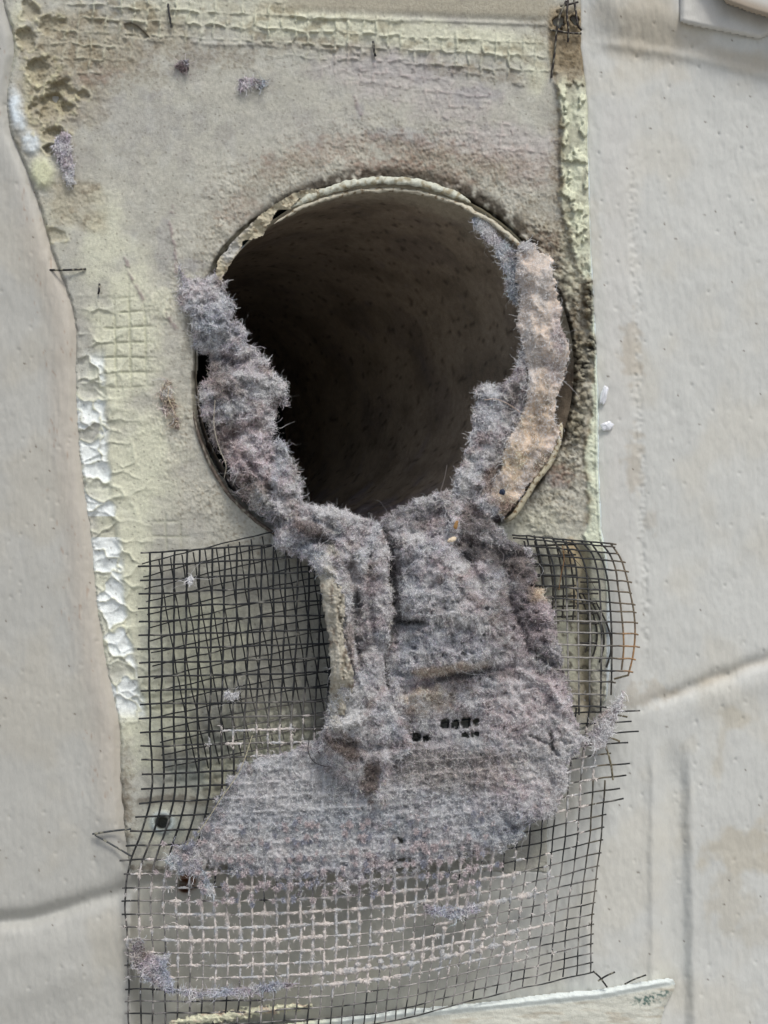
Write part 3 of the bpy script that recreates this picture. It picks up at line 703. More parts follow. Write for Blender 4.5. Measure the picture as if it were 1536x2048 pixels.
    parts.append(strands(np.stack([rx, ry, rd+2], 1)[k2], dirn[k2]*np.array([1,1,.5])+rng.normal(size=(M,3))*.5, rng.uniform(20, 70, M), .6, np.clip(cc[k2]*1.5, .02, .7), 16, .34, .03, rng))
    ps = []
    for vv, f4, c4 in parts: ps.append((vv, f4, c4))
    v, f, c = merge(ps)
    o = mesh('fibres', v, f, M_FIB, root, col=c)
    o['kind'] = 'stuff'
    return root, (X, Y, H, q)

def colblend(base, items, s=0, sc=26, amt=1.):
    def fn(x, y):
        c = np.zeros(np.shape(x)+(3,))+base
        c = mix(c, BLUE, amt*.5*ss(-.1,.5,fbm(x/60,y/60,300+s,4))); c = mix(c, MAUVE, amt*.55*ss(-.05,.5,fbm(x/70,y/70,301+s,4)))
        c = mix(c, BROWN, amt*.45*ss(.1,.45,fbm(x/38,y/38,302+s,4))); c = mix(c, PALE, amt*.45*ss(.1,.5,fbm(x/32,y/32,309+s,4)))
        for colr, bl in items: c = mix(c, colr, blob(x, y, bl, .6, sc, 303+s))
        if s == 3: c = mix(c, c*1.18, np.clip(blob(x, y, FAN, .35, 50, 210)*weave(x, y), 0, 1))
        return c*(1+.30*fbm(x/30,y/30,304+s,3)+.12*fbm(x/90,y/90,305+s,2))[...,None]
    return fn

# left clump hanging over the lower-left rim
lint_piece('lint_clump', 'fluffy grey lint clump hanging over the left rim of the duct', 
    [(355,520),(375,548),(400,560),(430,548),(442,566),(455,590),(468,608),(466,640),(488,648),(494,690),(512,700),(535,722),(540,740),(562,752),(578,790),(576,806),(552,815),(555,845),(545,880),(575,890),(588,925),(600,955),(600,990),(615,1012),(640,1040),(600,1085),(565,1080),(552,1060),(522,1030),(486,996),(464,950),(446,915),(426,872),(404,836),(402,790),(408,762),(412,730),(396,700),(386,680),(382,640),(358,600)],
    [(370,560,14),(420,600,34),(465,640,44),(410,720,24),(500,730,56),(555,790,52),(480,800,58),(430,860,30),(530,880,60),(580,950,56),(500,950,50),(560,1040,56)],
    26, 42, colblend(GREY, [(DARK,[(440,730,50,20,10,.5),(430,880,30,60,-25,.4),(500,960,50,40,40,.5),(460,850,50,22,-10,.5),(540,1030,50,20,40,.6),(420,640,20,40,0,.35)]),(BLUE, [(430,640,60,50,30,.6),(570,880,40,30,0,.6)]),(BROWN,[(440,760,60,30,40,.5),(450,880,40,60,-20,.6),(500,980,50,40,40,.6)]),(MAUVE,[(500,900,50,70,-30,.6)]),(PALE,[(545,770,30,30,0,.3),(520,1000,20,30,-40,.5)])], 1),  # DARK blobs: dark lint, with shade of the creases put in
    dens=.6, flen=6, jag=11, seed=1, edge_out=1.1, bumps=1.3,
    feats=[('line',[(385,700),(430,715),(480,725),(515,705)],10,-16),('line',[(400,770),(470,755),(540,755)],9,9),('line',[(400,800),(440,880),(500,960),(560,1030)],12,13),('line',[(560,815),(500,860),(470,870)],12,-14),('line',[(600,990),(540,960),(500,900)],9,9),('line',[(420,830),(470,920),(530,1010)],6,-10)], holes=[(404,735,16,26)])

# neck flap
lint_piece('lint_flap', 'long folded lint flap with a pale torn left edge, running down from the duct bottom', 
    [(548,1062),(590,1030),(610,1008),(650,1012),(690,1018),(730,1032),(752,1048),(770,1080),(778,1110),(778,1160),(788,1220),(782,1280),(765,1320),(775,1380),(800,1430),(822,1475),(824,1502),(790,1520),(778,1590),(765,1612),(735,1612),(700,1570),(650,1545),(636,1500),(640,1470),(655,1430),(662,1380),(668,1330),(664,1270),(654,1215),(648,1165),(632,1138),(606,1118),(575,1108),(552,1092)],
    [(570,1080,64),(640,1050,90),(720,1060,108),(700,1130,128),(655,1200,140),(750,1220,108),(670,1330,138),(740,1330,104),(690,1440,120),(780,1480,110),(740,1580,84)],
    40, 30, colblend(GREY, [(DARK,[(690,1500,60,16,30,.6),(745,1545,16,50,10,.6),(700,1430,22,12,30,.6),(620,1070,70,24,25,.6),(715,1250,9,80,-3,.55),(690,1165,20,14,0,.4),(745,1230,8,70,0,.3)]),(BEIGE,[(655,1230,17,140,3,.85),(668,1390,18,80,-2,.8)]),(BLUE,[(600,1090,50,24,10,.7),(790,1460,24,24,0,.6)]),(PALE,[(700,1420,30,50,-10,.8),(715,1450,30,24,0,.8),(650,1020,60,12,10,.4),(700,1230,24,80,0,.25)]),(PINK,[(712,1150,16,40,-20,.7),(735,1450,20,20,0,.5)]),(BROWN,[(690,1490,50,22,30,.7),(700,1290,8,60,-5,.6),(740,1560,20,50,10,.7),(620,1060,40,20,30,.5)])], 2),  # DARK blobs: darker lint plus painted shade in the folds
    dens=.55, flen=5, jag=8, seed=2, bumps=.8,
    feats=[('line',[(700,1130),(716,1200),(728,1300)],10,-18),('line',[(640,1130),(672,1150),(690,1200),(700,1280),(712,1340),(735,1390)],5,10),('line',[(712,1190),(706,1260),(722,1330)],7,-16),('line',[(745,1100),(735,1200),(750,1290)],9,-9),('line',[(770,1090),(775,1200),(778,1280)],7,7),('line',[(560,1110),(640,1075),(700,1110),(720,1160)],9,-12),('line',[(600,1030),(660,1050),(700,1090)],8,-8),('line',[(640,1455),(690,1450),(740,1430)],10,12),('line',[(680,1480),(740,1500),(800,1490)],10,-12),('line',[(775,1510),(770,1560),(755,1605)],5,9)])

FLAP = bpy.data.objects['lint_flap']
def strip_part():
    poly = [(626,1116),(648,1112),(672,1146),(686,1176),(692,1215),(686,1258),(694,1300),(708,1345),(704,1390),(688,1432),(660,1430),(658,1370),(660,1330),(655,1270),(645,1215),(638,1165)]
    X, Y = np.meshgrid(np.arange(630, 720, 1.8), np.arange(1104, 1430, 1.8)); q = sdf(X, Y, poly)+4*fbm(X/16,Y/16,215,4)+2*fbm(X/5,Y/5,216,3)
    pr = np.sqrt(np.clip(1-(1-np.clip(q/9, 0, 1))**2, 0, 1)); H = idw([(640,1130,130),(668,1200,164),(672,1260,158),(678,1330,160),(684,1410,128)], X, Y)-.9*np.clip(668+(Y-1200)*.08-X, 0, 40)+10*(pr-1)+5*fbm(X/14,Y/20,217,4)+2.5*fbm(X/5,Y/5,218,3)-9*np.exp(-((X-(676+(Y-1150)*.07))/5)**2)*(fbm(X/20,Y/30,219,3) > 0)
    c = np.zeros(X.shape+(3,))+lin(178,168,152); c = mix(c, lin(128,112,98), .8*ss(.1,.5,fbm(X/14,Y/22,220,4))); c = mix(c, lin(208,198,182), .7*ss(.15,.45,fbm(X/10,Y/26,221,3)))
    F_ = gridfaces(*X.shape); ff = F_[(q.ravel()[F_] > 0).all(1)]; n = X.size
    v = np.concatenate([W(X,Y,H).reshape(-1,3), W(X,Y,H-5).reshape(-1,3)]); v, ff, c = compact(v, np.concatenate([ff, ff[:, ::-1]+n]), np.concatenate([c.reshape(-1,3)]*2))
    o = mesh('torn_edge', v, ff, M_LINT, FLAP, col=c); o['label'] = 'pale papery torn edge'
strip_part()

# main blanket
HO = [(890,1448,9,9),(911,1448,8.5,8.5),(932,1445,9,10.5),(952,1444,6,8),(813,1476,6,7),(833,1475,8.5,8),(853,1477,7,6),(930,1470,8,5),(950,1469,7,5),(797,1678,9,9),(786,1728,5,4),(803,1724,5,4),(617,1762,6,5),(452,1734,8,5)]
def tuftfield(x, y):
    return np.exp(-(((y+.10*(x-500)-1640) % 27-13)/5.)**2)
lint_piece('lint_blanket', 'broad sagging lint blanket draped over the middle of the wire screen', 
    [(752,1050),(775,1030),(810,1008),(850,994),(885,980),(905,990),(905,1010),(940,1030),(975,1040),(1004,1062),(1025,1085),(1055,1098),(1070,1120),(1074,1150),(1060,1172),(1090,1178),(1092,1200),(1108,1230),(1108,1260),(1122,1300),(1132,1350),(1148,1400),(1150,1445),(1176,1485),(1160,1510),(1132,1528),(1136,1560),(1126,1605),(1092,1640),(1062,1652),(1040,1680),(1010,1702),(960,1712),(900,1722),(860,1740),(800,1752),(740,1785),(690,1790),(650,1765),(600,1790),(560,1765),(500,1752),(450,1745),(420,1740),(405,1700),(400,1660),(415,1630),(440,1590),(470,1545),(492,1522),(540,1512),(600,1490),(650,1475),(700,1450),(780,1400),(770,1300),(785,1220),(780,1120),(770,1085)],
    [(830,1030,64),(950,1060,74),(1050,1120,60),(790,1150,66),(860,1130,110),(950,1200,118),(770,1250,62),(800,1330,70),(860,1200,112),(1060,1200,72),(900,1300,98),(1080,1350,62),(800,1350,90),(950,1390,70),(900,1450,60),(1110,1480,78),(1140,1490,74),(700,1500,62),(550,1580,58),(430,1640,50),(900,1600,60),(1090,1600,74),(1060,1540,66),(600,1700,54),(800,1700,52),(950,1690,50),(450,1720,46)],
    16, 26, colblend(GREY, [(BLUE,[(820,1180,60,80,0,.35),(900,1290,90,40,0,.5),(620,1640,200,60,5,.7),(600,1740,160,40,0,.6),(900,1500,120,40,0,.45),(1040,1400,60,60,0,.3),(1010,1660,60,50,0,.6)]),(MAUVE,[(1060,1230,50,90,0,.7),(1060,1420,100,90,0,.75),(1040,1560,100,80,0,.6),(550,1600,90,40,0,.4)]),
      (BROWN,[(940,1040,60,26,20,.55),(1040,1130,36,40,0,.75),(960,1100,60,26,20,.6),(880,1360,70,40,-10,.35),(900,1540,160,50,0,.4),(990,1250,30,60,0,.3)]),(TAN,[(1076,1186,24,22,0,.85),(860,1400,60,30,-10,.35),(900,1340,80,12,-8,.35)]),(PALE,[(1010,1390,50,30,0,.2),(1060,1520,60,40,0,.3),(900,1230,80,60,0,.15)]),(PINK,[(640,1760,200,22,0,.35),(1050,1420,80,90,0,.35)]),(lin(160,160,163),[(600,1600,230,100,-3,.55),(880,1640,200,80,0,.5)]),(PALE,[(1090,1520,60,110,5,.35),(600,1580,180,60,-5,.35),(560,1690,180,50,0,.3)]),(lin(132,126,122),[(900,1530,170,60,0,.5)]),(DARK,[(1050,1200,46,110,-12,.6),(1000,1105,80,36,15,.6),(950,1050,90,34,10,.5),(830,1020,80,26,0,.5),(770,1080,16,50,0,.5),(1075,1300,30,60,-10,.5),(1090,1395,26,10,30,.5),(1105,1480,4,22,-10,.7),(1030,1655,40,8,-20,.5),(1000,1150,50,40,20,.35),(870,1080,20,30,0,.2),(1110,1330,30,50,0,.25),(786,1160,7,84,0,.75),(822,1244,30,5,0,.8),(935,1108,40,18,20,.8),(985,1140,30,14,10,.6),(915,1352,70,9,-8,.6),(1000,1345,40,10,10,.6),(1085,1330,30,14,20,.3),(700,1560,24,50,20,.3),(450,1600,14,50,35,.5)])], 3),  # DARK blobs: dark lint patches, and groove and fold shade painted in
    dens=.55, flen=4.8, jag=10, seed=3, bumps=.9, holes=HO, pits=1.25,
    feats=[('line',[(764,1060),(778,1100),(786,1150),(790,1238)],10,-24),('line',[(792,1245),(850,1246)],6,-20),('line',[(905,1085),(930,1120),(965,1165)],11,-16),('line',[(900,1060),(980,1105),(1050,1110)],12,-10),
           ('poly',[(802,1070),(900,1085),(930,1130),(940,1180),(985,1210),(1000,1290),(960,1330),(830,1345),(770,1340),(792,1262),(846,1262),(850,1236),(802,1236)],6,13),
           ('line',[(850,1370),(900,1350),(980,1340),(1030,1330)],8,-13),('line',[(1000,1100),(1020,1200),(1060,1300),(1110,1330)],9,-9),('line',[(1040,1340),(1100,1370),(1120,1410)],6,7),('line',[(1060,1470),(1100,1490),(1118,1510)],4,-10),('line',[(1100,1470),(1106,1500)],3,-10),
           ('line',[(1000,1620),(1030,1660),(1060,1650)],7,-9),('line',[(420,1640),(410,1690),(420,1740)],5,-8),('line',[(480,1530),(430,1600),(410,1640)],6,9),('line',[(500,1600),(640,1620),(760,1610)],7,6),('line',[(640,1540),(800,1550),(960,1530)],9,-7)])

# right felt band
lint_piece('lint_band', 'pale tan felted lint band along the right rim of the duct', 
    [(1036,490),(1056,478),(1072,486),(1078,502),(1100,508),(1108,530),(1112,580),(1122,612),(1124,650),(1138,690),(1138,730),(1128,760),(1112,800),(1108,845),(1122,850),(1112,890),(1098,920),(1070,955),(1045,990),(1015,1030),(1000,1036),(975,1016),(965,990),(990,960),(1004,930),(1012,880),(1030,850),(1048,820),(1056,760),(1046,700),(1034,650),(1042,600),(1030,545)],
    [(1060,500,26),(1100,560,50),(1045,600,18),(1080,600,40),(1125,690,62),(1055,720,20),(1090,760,46),(1060,850,28),(1112,850,56),(1095,900,54),(1040,930,34),(1070,950,56),(985,1000,28),(1025,1010,48)],
    9, 8, colblend(lin(226,203,184), [(BLUE,[(1052,492,22,26,0,.8),(1040,560,14,50,0,.4)]),(PALE,[(1085,570,22,70,0,.5),(1060,720,20,90,0,.45)]),(MAUVE,[(1118,670,18,60,0,.75),(1105,740,20,40,0,.5)]),(TAN,[(1075,850,36,70,15,.85),(1030,920,36,40,30,.9),(1085,780,20,50,0,.5),(1010,985,24,30,0,.7)]),(BROWN,[(1085,925,14,50,38,.6),(1010,1015,30,18,0,.9),(975,1005,20,20,0,.7)])], 4, 26, .25),
    dens=.22, flen=7, fw=.75, fuzzcol=2.35, jag=7, seed=4, bumps=.45, feats=[('line',[(1118,840),(1090,920),(1040,985)],9,-7),('line',[(1056,500),(1062,600),(1070,700)],14,6)], streak=(-.15,.35), pits=.6)

# inner right grey fuzz
lint_piece('lint_tongue', 'grey fuzzy lint tongue inside the right side of the duct opening', 
    [(1040,690),(1050,740),(1052,800),(1034,846),(1012,878),(1004,930),(985,965),(1000,1010),(985,1040),(940,1030),(915,1060),(905,1095),(888,1085),(895,1040),(905,1010),(908,970),(918,930),(938,890),(945,850),(948,822),(958,800),(952,775),(968,768),(990,772),(1015,764),(1028,740)],
    [(1030,760,22),(980,800,16),(960,900,26),(1000,880,30),(930,970,44),(905,1060,90),(970,1010,50)],
    22, 32, colblend(GREY, [(BLUE,[(985,800,36,30,0,.5)]),(PALE,[(930,960,16,50,15,.45)]),(BROWN,[(985,960,24,36,20,.85),(1000,1000,24,20,0,.8),(1020,790,20,50,0,.3),(940,1030,30,26,0,.5)])], 5),
    dens=.6, flen=6, jag=9, seed=5, bumps=1.1, feats=[('line',[(1035,780),(1010,860),(985,950)],10,-12),('line',[(975,950),(990,990)],10,-14),('line',[(930,930),(905,1020),(897,1080)],6,10)])

# blue strip near the upper right rim
lint_piece('lint_wisp', 'thin blue grey lint wisp stuck inside the upper right rim', 
    [(944,430),(958,434),(976,444),(990,462),(1008,482),(1030,500),(1040,520),(1040,570),(1034,612),(1022,600),(1010,575),(1010,545),(996,520),(985,490),(966,476),(950,458)],
    [(950,440,4),(1000,490,2),(1025,560,6)], 8, 10, colblend(lin(150,150,153), [(PALE,[(970,455,20,14,40,.5)])], 6), dens=.45, flen=7, jag=4, seed=6, bumps=.35, pits=0)


# rear folded layer at the left, skewed
paths, rads, pxs = [], [], []; st = (paths, rads, pxs)
for k in range(17):
    q = np.linspace(0, 1, 60); x = 318+k*23+q*(58-k*1.5)+4*q*q*5; y = 1120-k*5.2+q*(425-k*3)
    sel = (x < 690); add_wire((x+2*noise(y/40, x*0+k, 420))[sel], y[sel], (14+14*(1-q)+2*noise(y/60,x/60,421))[sel], 1.45, st)
for k in range(17):
    q = np.linspace(0, 1, 60); x = 284+q*400+0*k; x = x+k*2.6; y = 1128+k*25.5-q*(92-k*1.5)-14*np.sin(q*3.14)*.3
    add_wire(x, y+2*noise(x/40, y*0+k, 422), 16+14*q*0+10*(1-q)*0+10+2*noise(x/60,y/60,423), 1.45, st)
v, f = ring_tubes(paths, rads); mesh('folded_layer', v, f, M_WIRE, scr, col=wirecol(v))

# curled right end
paths, rads, pxs = [], [], []; st = (paths, rads, pxs)
cols = [
 [(1052,1070),(1056,1085),(1062,1120),(1066,1180),(1070,1250),(1074,1330),(1080,1430)],
 [(1068,1071),(1074,1090),(1082,1120),(1088,1180),(1092,1250),(1096,1330),(1102,1430)],
 [(1085,1073),(1093,1092),(1105,1125),(1110,1180),(1112,1250),(1116,1330),(1122,1430)],
 [(1104,1075),(1116,1095),(1127,1120),(1132,1170),(1134,1240),(1136,1320),(1138,1430)],
 [(1124,1078),(1137,1097),(1148,1118),(1154,1159),(1156,1226),(1157,1304),(1158,1430)],
 [(1142,1080),(1160,1107),(1171,1138),(1176,1180),(1180,1245),(1179,1350),(1179,1425)],
 [(1162,1082),(1185,1110),(1196,1150),(1201,1210),(1203,1280),(1202,1350),(1201,1425)],
 [(1180,1083),(1204,1120),(1215,1160),(1219,1200),(1223,1260),(1223,1350),(1222,1390)],
 [(1200,1085),(1217,1105),(1230,1135),(1236,1175),(1242,1220),(1247,1300),(1243,1340)],
 [(1221,1087),(1240,1115),(1252,1150),(1260,1185),(1267,1220),(1270,1260),(1266,1310),(1256,1352)]]
cv = [spline([(a, b, 0) for a, b in c_], 80) for c_ in cols]
def cyd(y): return 26+34*np.clip(np.sin(np.clip((y-1070)/150., 0, 1.57)), 0, 1)
for c_ in cv:
    add_wire(c_[:,0], c_[:,1], cyd(c_[:,1])-10*((c_[:,0]-1150)/120.)**2, 2.0, st)
for yr in [1078,1084,1098,1114,1133,1154,1176,1199,1221,1242,1265,1290,1315,1340,1362,1388,1412]:
    xs2 = np.array([np.interp(yr, c_[:,1], c_[:,0]) for c_ in cv]); k = len(xs2)
    if yr > 1350: k = 8
    if yr > 1385: k = 7
    xs2 = xs2[:k]; yy2 = yr+np.linspace(-6, 9, 10)[:k]*(1 if yr < 1200 else .3)
    xs2 = np.append(np.insert(xs2, 0, xs2[0]-30), xs2[-1]+rng.uniform(5, 12)); yy2 = np.append(np.insert(yy2, 0, yy2[0]-2), yy2[-1]+2)
    q = np.linspace(0, len(xs2)-1, 90); x = np.interp(q, np.arange(len(xs2)), xs2); y = np.interp(q, np.arange(len(xs2)), yy2)+1.2*noise(q*1.2, q*0+yr, 430)
    add_wire(x, y, cyd(y)+1.5-10*((x-1150)/120.)**2, 1.8, st)
v, f = ring_tubes(paths, rads)
x = v[:,0]/S+768; y = 1024-(v[:,2]-Z0)/S
c = np.zeros((len(v),3))+lin(36,36,36); c = mix(c, lin(112,98,80), .85*ss(1205,1240,x+16*fbm(x/20,y/20,431,3))); c = mix(c, lin(160,120,80), .8*blob(x,y,[(1248,1290,18,50,0,1)],.5,14,432)); c = mix(c, lin(172,164,156), .75*blob(x,y,[(1140,1290,60,110,0,.8),(1100,1350,60,80,0,.9)],.6,24,433))
mesh('curled_layer', v, f, M_WIRE, scr, col=c)
# second small layer behind it
paths, rads, pxs = [], [], []; st = (paths, rads, pxs)
for k in range(5):
    x0 = 1052+k*21; q = np.linspace(0, 1, 40); add_wire(x0+16*np.sin(q*2.2)-4, 1082+q*(130+k*8), 18+8*q, 2.0, st)
for k in range(8):
    q = np.linspace(0, 1, 40); add_wire(1040+q*112, 1092+k*20.5-3*q, 22+0*q, 2.0, st)
for k in range(4):
    q = np.linspace(0, 1, 40); add_wire(1150+k*14+30*np.sin(q*2.4), 1175+k*10+q*130, 20+0*q, 2.0, st)
for k in range(7):
    q = np.linspace(0, 1, 20); add_wire(1158+q*38+rng.uniform(-6, 6), 1166+k*20+rng.uniform(-3,3)+0*q, 23+0*q, 2.0, st)
v, f = ring_tubes(paths, rads); mesh('rear_layer', v, f, M_WIRE, scr, col=np.zeros((len(v),3))+lin(52,48,44))

# ------------------------------------------------------------------ lint crusted on the screen wires
def crust_mask(x, y):
    m = blob(x, y, [(600,1840,310,85,-5,1),(420,1850,110,100,0,.8),(880,1790,200,70,-8,.9),(620,1930,300,60,-5,.6),(900,1900,220,50,-8,.6),(330,1760,70,50,0,.5),(1150,1560,60,110,10,.35),(560,1475,130,40,0,.5)], 1.25, 30, 440)
    return m
parts = []; cp = []; crd = []; ccol = []
rng = np.random.default_rng(8)
RR = []; DD = []; LL = []; CL = []
for (x, y, d) in FRONT:
    n = max(4, int(np.hypot(np.diff(x), np.diff(y)).sum()/3)); q = np.linspace(0, 1, n); t = np.linspace(0, 1, len(x))
    x = np.interp(q, t, x); y = np.interp(q, t, y); d = np.interp(q, t, d)
    m = crust_mask(x, y); m2 = blob(x, y, [(690,1700,320,75,-3,1),(820,1918,250,13,-9,1),(900,1880,170,9,-9,.9),(1060,1795,120,10,-10,1),(760,1962,160,8,-6,.8),(980,1840,120,7,-9,.7)], .35, 40, 441)
    m = np.maximum(m, m2)
    horiz = abs(x[-1]-x[0]) > abs(y[-1]-y[0])
    lump = ss(-.1, .5, fbm(x/14, y/14, 442, 3)+.2*horiz)
    r = 1.5+m*(1.3+3.2*lump*(.5+m2)); on = m > .3
    s = 0
    while s < n:                                     # contiguous crusted runs
        if not on[s]: s += 1; continue
        e = s
        while e < n and on[e]: e += 1
        if e-s > 3:
            P = W(x[s:e], y[s:e], d[s:e]+1); cp.append(P); rr_ = r[s:e]*np.sqrt(np.clip(np.minimum(np.arange(e-s), np.arange(e-s)[::-1])/3., .05, 1)); crd.append(rr_*S)
        s = e
    k = np.where(on)[0]; k = np.repeat(k, 4); k = k[rng.random(len(k)) < m[k]*(.35+.65*lump[k])]
    th_ = rng.random(len(k))*2*np.pi
    RR.append(np.stack([x[k]+rng.normal(0,1.5,len(k)), y[k]+rng.normal(0,1.5,len(k)), d[k]+r[k]*.6], 1)); DD.append(np.stack([np.cos(th_)*.7, np.sin(th_)*.7+.35, np.full(len(k), .6)], 1)); LL.append(rng.uniform(3, 8, len(k))*(.6+lump[k]))
v, f = ring_tubes(cp, crd, 6)
x = v[:,0]/S+768; y = 1024-(v[:,2]-Z0)/S
v = v+np.stack([fbm(x/4,y/4,443,2), fbm(x/4,y/4,444,2), fbm(x/4,y/4,445,2)], 1)*1.6*S
cr1 = mix(np.zeros((len(v),3))+lin(206,194,186), lin(180,177,176), ss(-.2,.3,fbm(x/30,y/30,446,3)))
croot = thing('lint_crust', 'pinkish grey lint crust coating the wires of the lower screen', 'lint', 0, 0)
mesh('crust', v, f, M_LINT, croot, col=cr1)
R_ = np.concatenate(RR); D_ = np.concatenate(DD); L_ = np.concatenate(LL)
cc = np.clip((lin(206,194,188)[None]*rng.normal(1.1,.2,len(R_))[:,None]), .03, .8)
v, f, c = strands(R_, D_, L_, 1.5, cc, 3, .5, .02, rng); o = mesh('fibres', v, f, M_FIB, croot, col=c); o['kind'] = 'stuff'

# fluffy knots along the wire rows where the blanket thins out
nr = []; nd_ = []; nl = []; nc = []
uu, vv = np.meshgrid(np.arange(3, 36), np.arange(17, 30)); uu = uu.ravel().astype(float); vv = vv.ravel().astype(float)
kx, ky, kd = wire_uv(uu, vv)
kk = blob(kx, ky, [(640,1700,330,70,-4,1),(560,1760,240,50,-3,1),(850,1730,170,60,-8,1)], .35, 40, 447)
for x, y, d, m in zip(kx, ky, kd, kk):
    for t in range(6):
        if rng.random() > m*.75*ss(-.25,.35,fbm(x/38+t*.2,y/26,448,3)): continue
        cx_, cy_ = x+rng.normal(0, 10), y+rng.normal(0, 4.5); n = rng.integers(30, 130); sz = rng.uniform(1.8, 5.5)
        a_ = rng.random(n)*6.283; rr_ = sz*np.sqrt(rng.random(n))
        dd_ = d+rng.uniform(15, 24)+sz*.9*np.sqrt(1-(rr_/sz)**2)
        nr.append(np.stack([cx_+rr_*np.cos(a_)*.8, cy_+rr_*np.sin(a_)*1.25, dd_], 1)); nd_.append(np.stack([np.cos(a_)*.5, np.sin(a_)*.5+.35, np.full(n, .5)], 1)); nl.append(rng.uniform(3, 8, n))
        nc.append(np.clip((lin(188,174,173) if rng.random() < .7 else lin(150,148,156))*rng.normal(1.25, .25, (n,1)), .05, .85))
v, f, c = strands(np.concatenate(nr), np.concatenate(nd_), np.concatenate(nl), 1.7, np.concatenate(nc), 3, .6, .03, rng); o = mesh('knots', v, f, M_FIB, croot, col=c); o['kind'] = 'stuff'

# ------------------------------------------------------------------ small lint tufts
def tuft(label, poly, d, base, n, L, seed, T=5, items=(), group='small lint tufts around the duct and screen', fw=1.1, thin=False):
    lint_piece('lint_tuft', label, poly, [(poly[0][0], poly[0][1], d), (poly[len(poly)//2][0], poly[len(poly)//2][1], d)], T, 9, colblend(base, list(items), seed), dens=n, flen=L, fw=fw, jag=6, seed=seed, bumps=.4, pits=.3, step=2.2)
tuft('blue grey lint tuft stuck high on the plate above the duct', [(478,160),(492,152),(512,156),(530,162),(534,174),(520,180),(506,172),(494,178),(482,182)], 8, lin(118,122,128), .4, 7, 21)
tuft('lilac grey lint tuft caught in the pits at the upper left of the plate', [(122,262),(140,270),(140,300),(148,340),(146,366),(134,370),(124,340),(110,310),(98,296),(108,288)], 8, lin(160,154,158), .4, 6, 22)
tuft('brown hairy lint tuft on the plate left of the duct', [(326,768),(338,758),(346,790),(356,830),(358,858),(345,850),(330,828),(318,800)], 9, lin(146,132,118), .25, 10, 23)
tuft('pink lint tuft caught on the right edge of the screen', [(1252,1372),(1244,1420),(1225,1460),(1208,1500),(1185,1505),(1178,1470),(1196,1436),(1226,1410)], 44, lin(186,172,170), .4, 8, 24)
tuft('dark grey lint tuft curled over the lower left corner of the screen', [(262,1882),(285,1875),(290,1905),(320,1915),(336,1910),(336,1950),(350,1975),(420,1985),(500,1972),(560,1962),(585,1968),(560,1982),(480,1992),(380,1994),(330,1986),(292,1956),(264,1930)], 44, lin(138,137,143), .4, 8, 25, items=[(BROWN,[(280,1900,26,26,0,.6)])])
tuft('bluish lint wisp hanging on the screen left of the blanket', [(352,1690),(395,1690),(410,1740),(425,1790),(412,1794),(398,1752),(372,1745),(345,1740),(330,1720)], 42, lin(155,157,161), .35, 9, 27, T=5)
tuft('small grey lint tuft caught under the middle of the blanket', [(850,1810),(900,1815),(950,1808),(960,1820),(920,1838),(880,1836),(850,1826)], 42, lin(145,144,152), .35, 7, 29, T=5)
tuft('small white lint knot on the black wires left of the flap', [(448,1382),(456,1384),(462,1392),(472,1384),(480,1386),(478,1398),(466,1402),(454,1398)], 44, lin(200,196,198), .3, 6, 30, T=4)
tuft('tiny white lint knot on the wires near the top of the screen', [(374,1154),(384,1150),(390,1160),(384,1170),(376,1166)], 42, lin(200,196,198), .3, 6, 31, T=4)
tuft('dark rust brown lint tuft on the plate just above the duct rim', [(352,118),(362,116),(378,120),(380,136),(366,144),(352,136)], 7, lin(96,84,84), .2, 9, 32, T=5)

# long loose hairs
def hair(label, pts, r=.7, colr=(60,40,34), group='long loose hairs caught in the lint'):
    p = spline(pts, 60); v, f = ring_tubes([W(p[:,0], p[:,1], p[:,2])], [np.full(60, r*S)], 4)
    o = mesh('hair', v, f, M_WIRE, col=np.zeros((len(v),3))+lin(*colr)); tag(o, label, 'hair', group)
hair('black curved hair on the lint blanket under the flap', [(618,1480,92),(616,1500,96),(626,1522,98),(648,1532,98),(670,1530,92)], .8, (30,26,28))
hair('short red hair lying on the pale lint of the flap', [(712,1428,128),(708,1446,130),(696,1466,128)], .8, (130,50,50))
hair('long blond hair strand stretched along the left edge of the blanket', [(505,1470,60),(480,1540,66),(440,1600,64),(400,1660,60),(372,1690,56)], .8, (190,178,150))
hair('blond hair looping over the left lint clump', [(430,800,66),(428,850,76),(440,900,84),(452,930,84),(448,958,70)], .7, (180,168,150))
hair('pale curly hair on the grey lint tongue', [(968,800,50),(990,798,54),(1012,806,56),(1040,824,56)], .7, (190,165,150))
hair('thin brown hair hanging on the curled screen', [(1125,1090,80),(1128,1120,82),(1122,1150,82),(1118,1180,78)], .7, (140,100,60))
hair('fine diagonal hair crossing the curled screen', [(1105,1085,84),(1140,1110,84),(1175,1150,84),(1192,1180,82)], .5, (60,50,44))
hair('thin hair rising from the lint blanket into the dark opening', [(880,985,60),(888,960,50),(894,930,40)], .5, (120,110,105))
hair('pale hair in the brown tuft left of the duct', [(338,775,20),(336,795,24),(345,815,24),(352,832,20)], .8, (200,180,150))

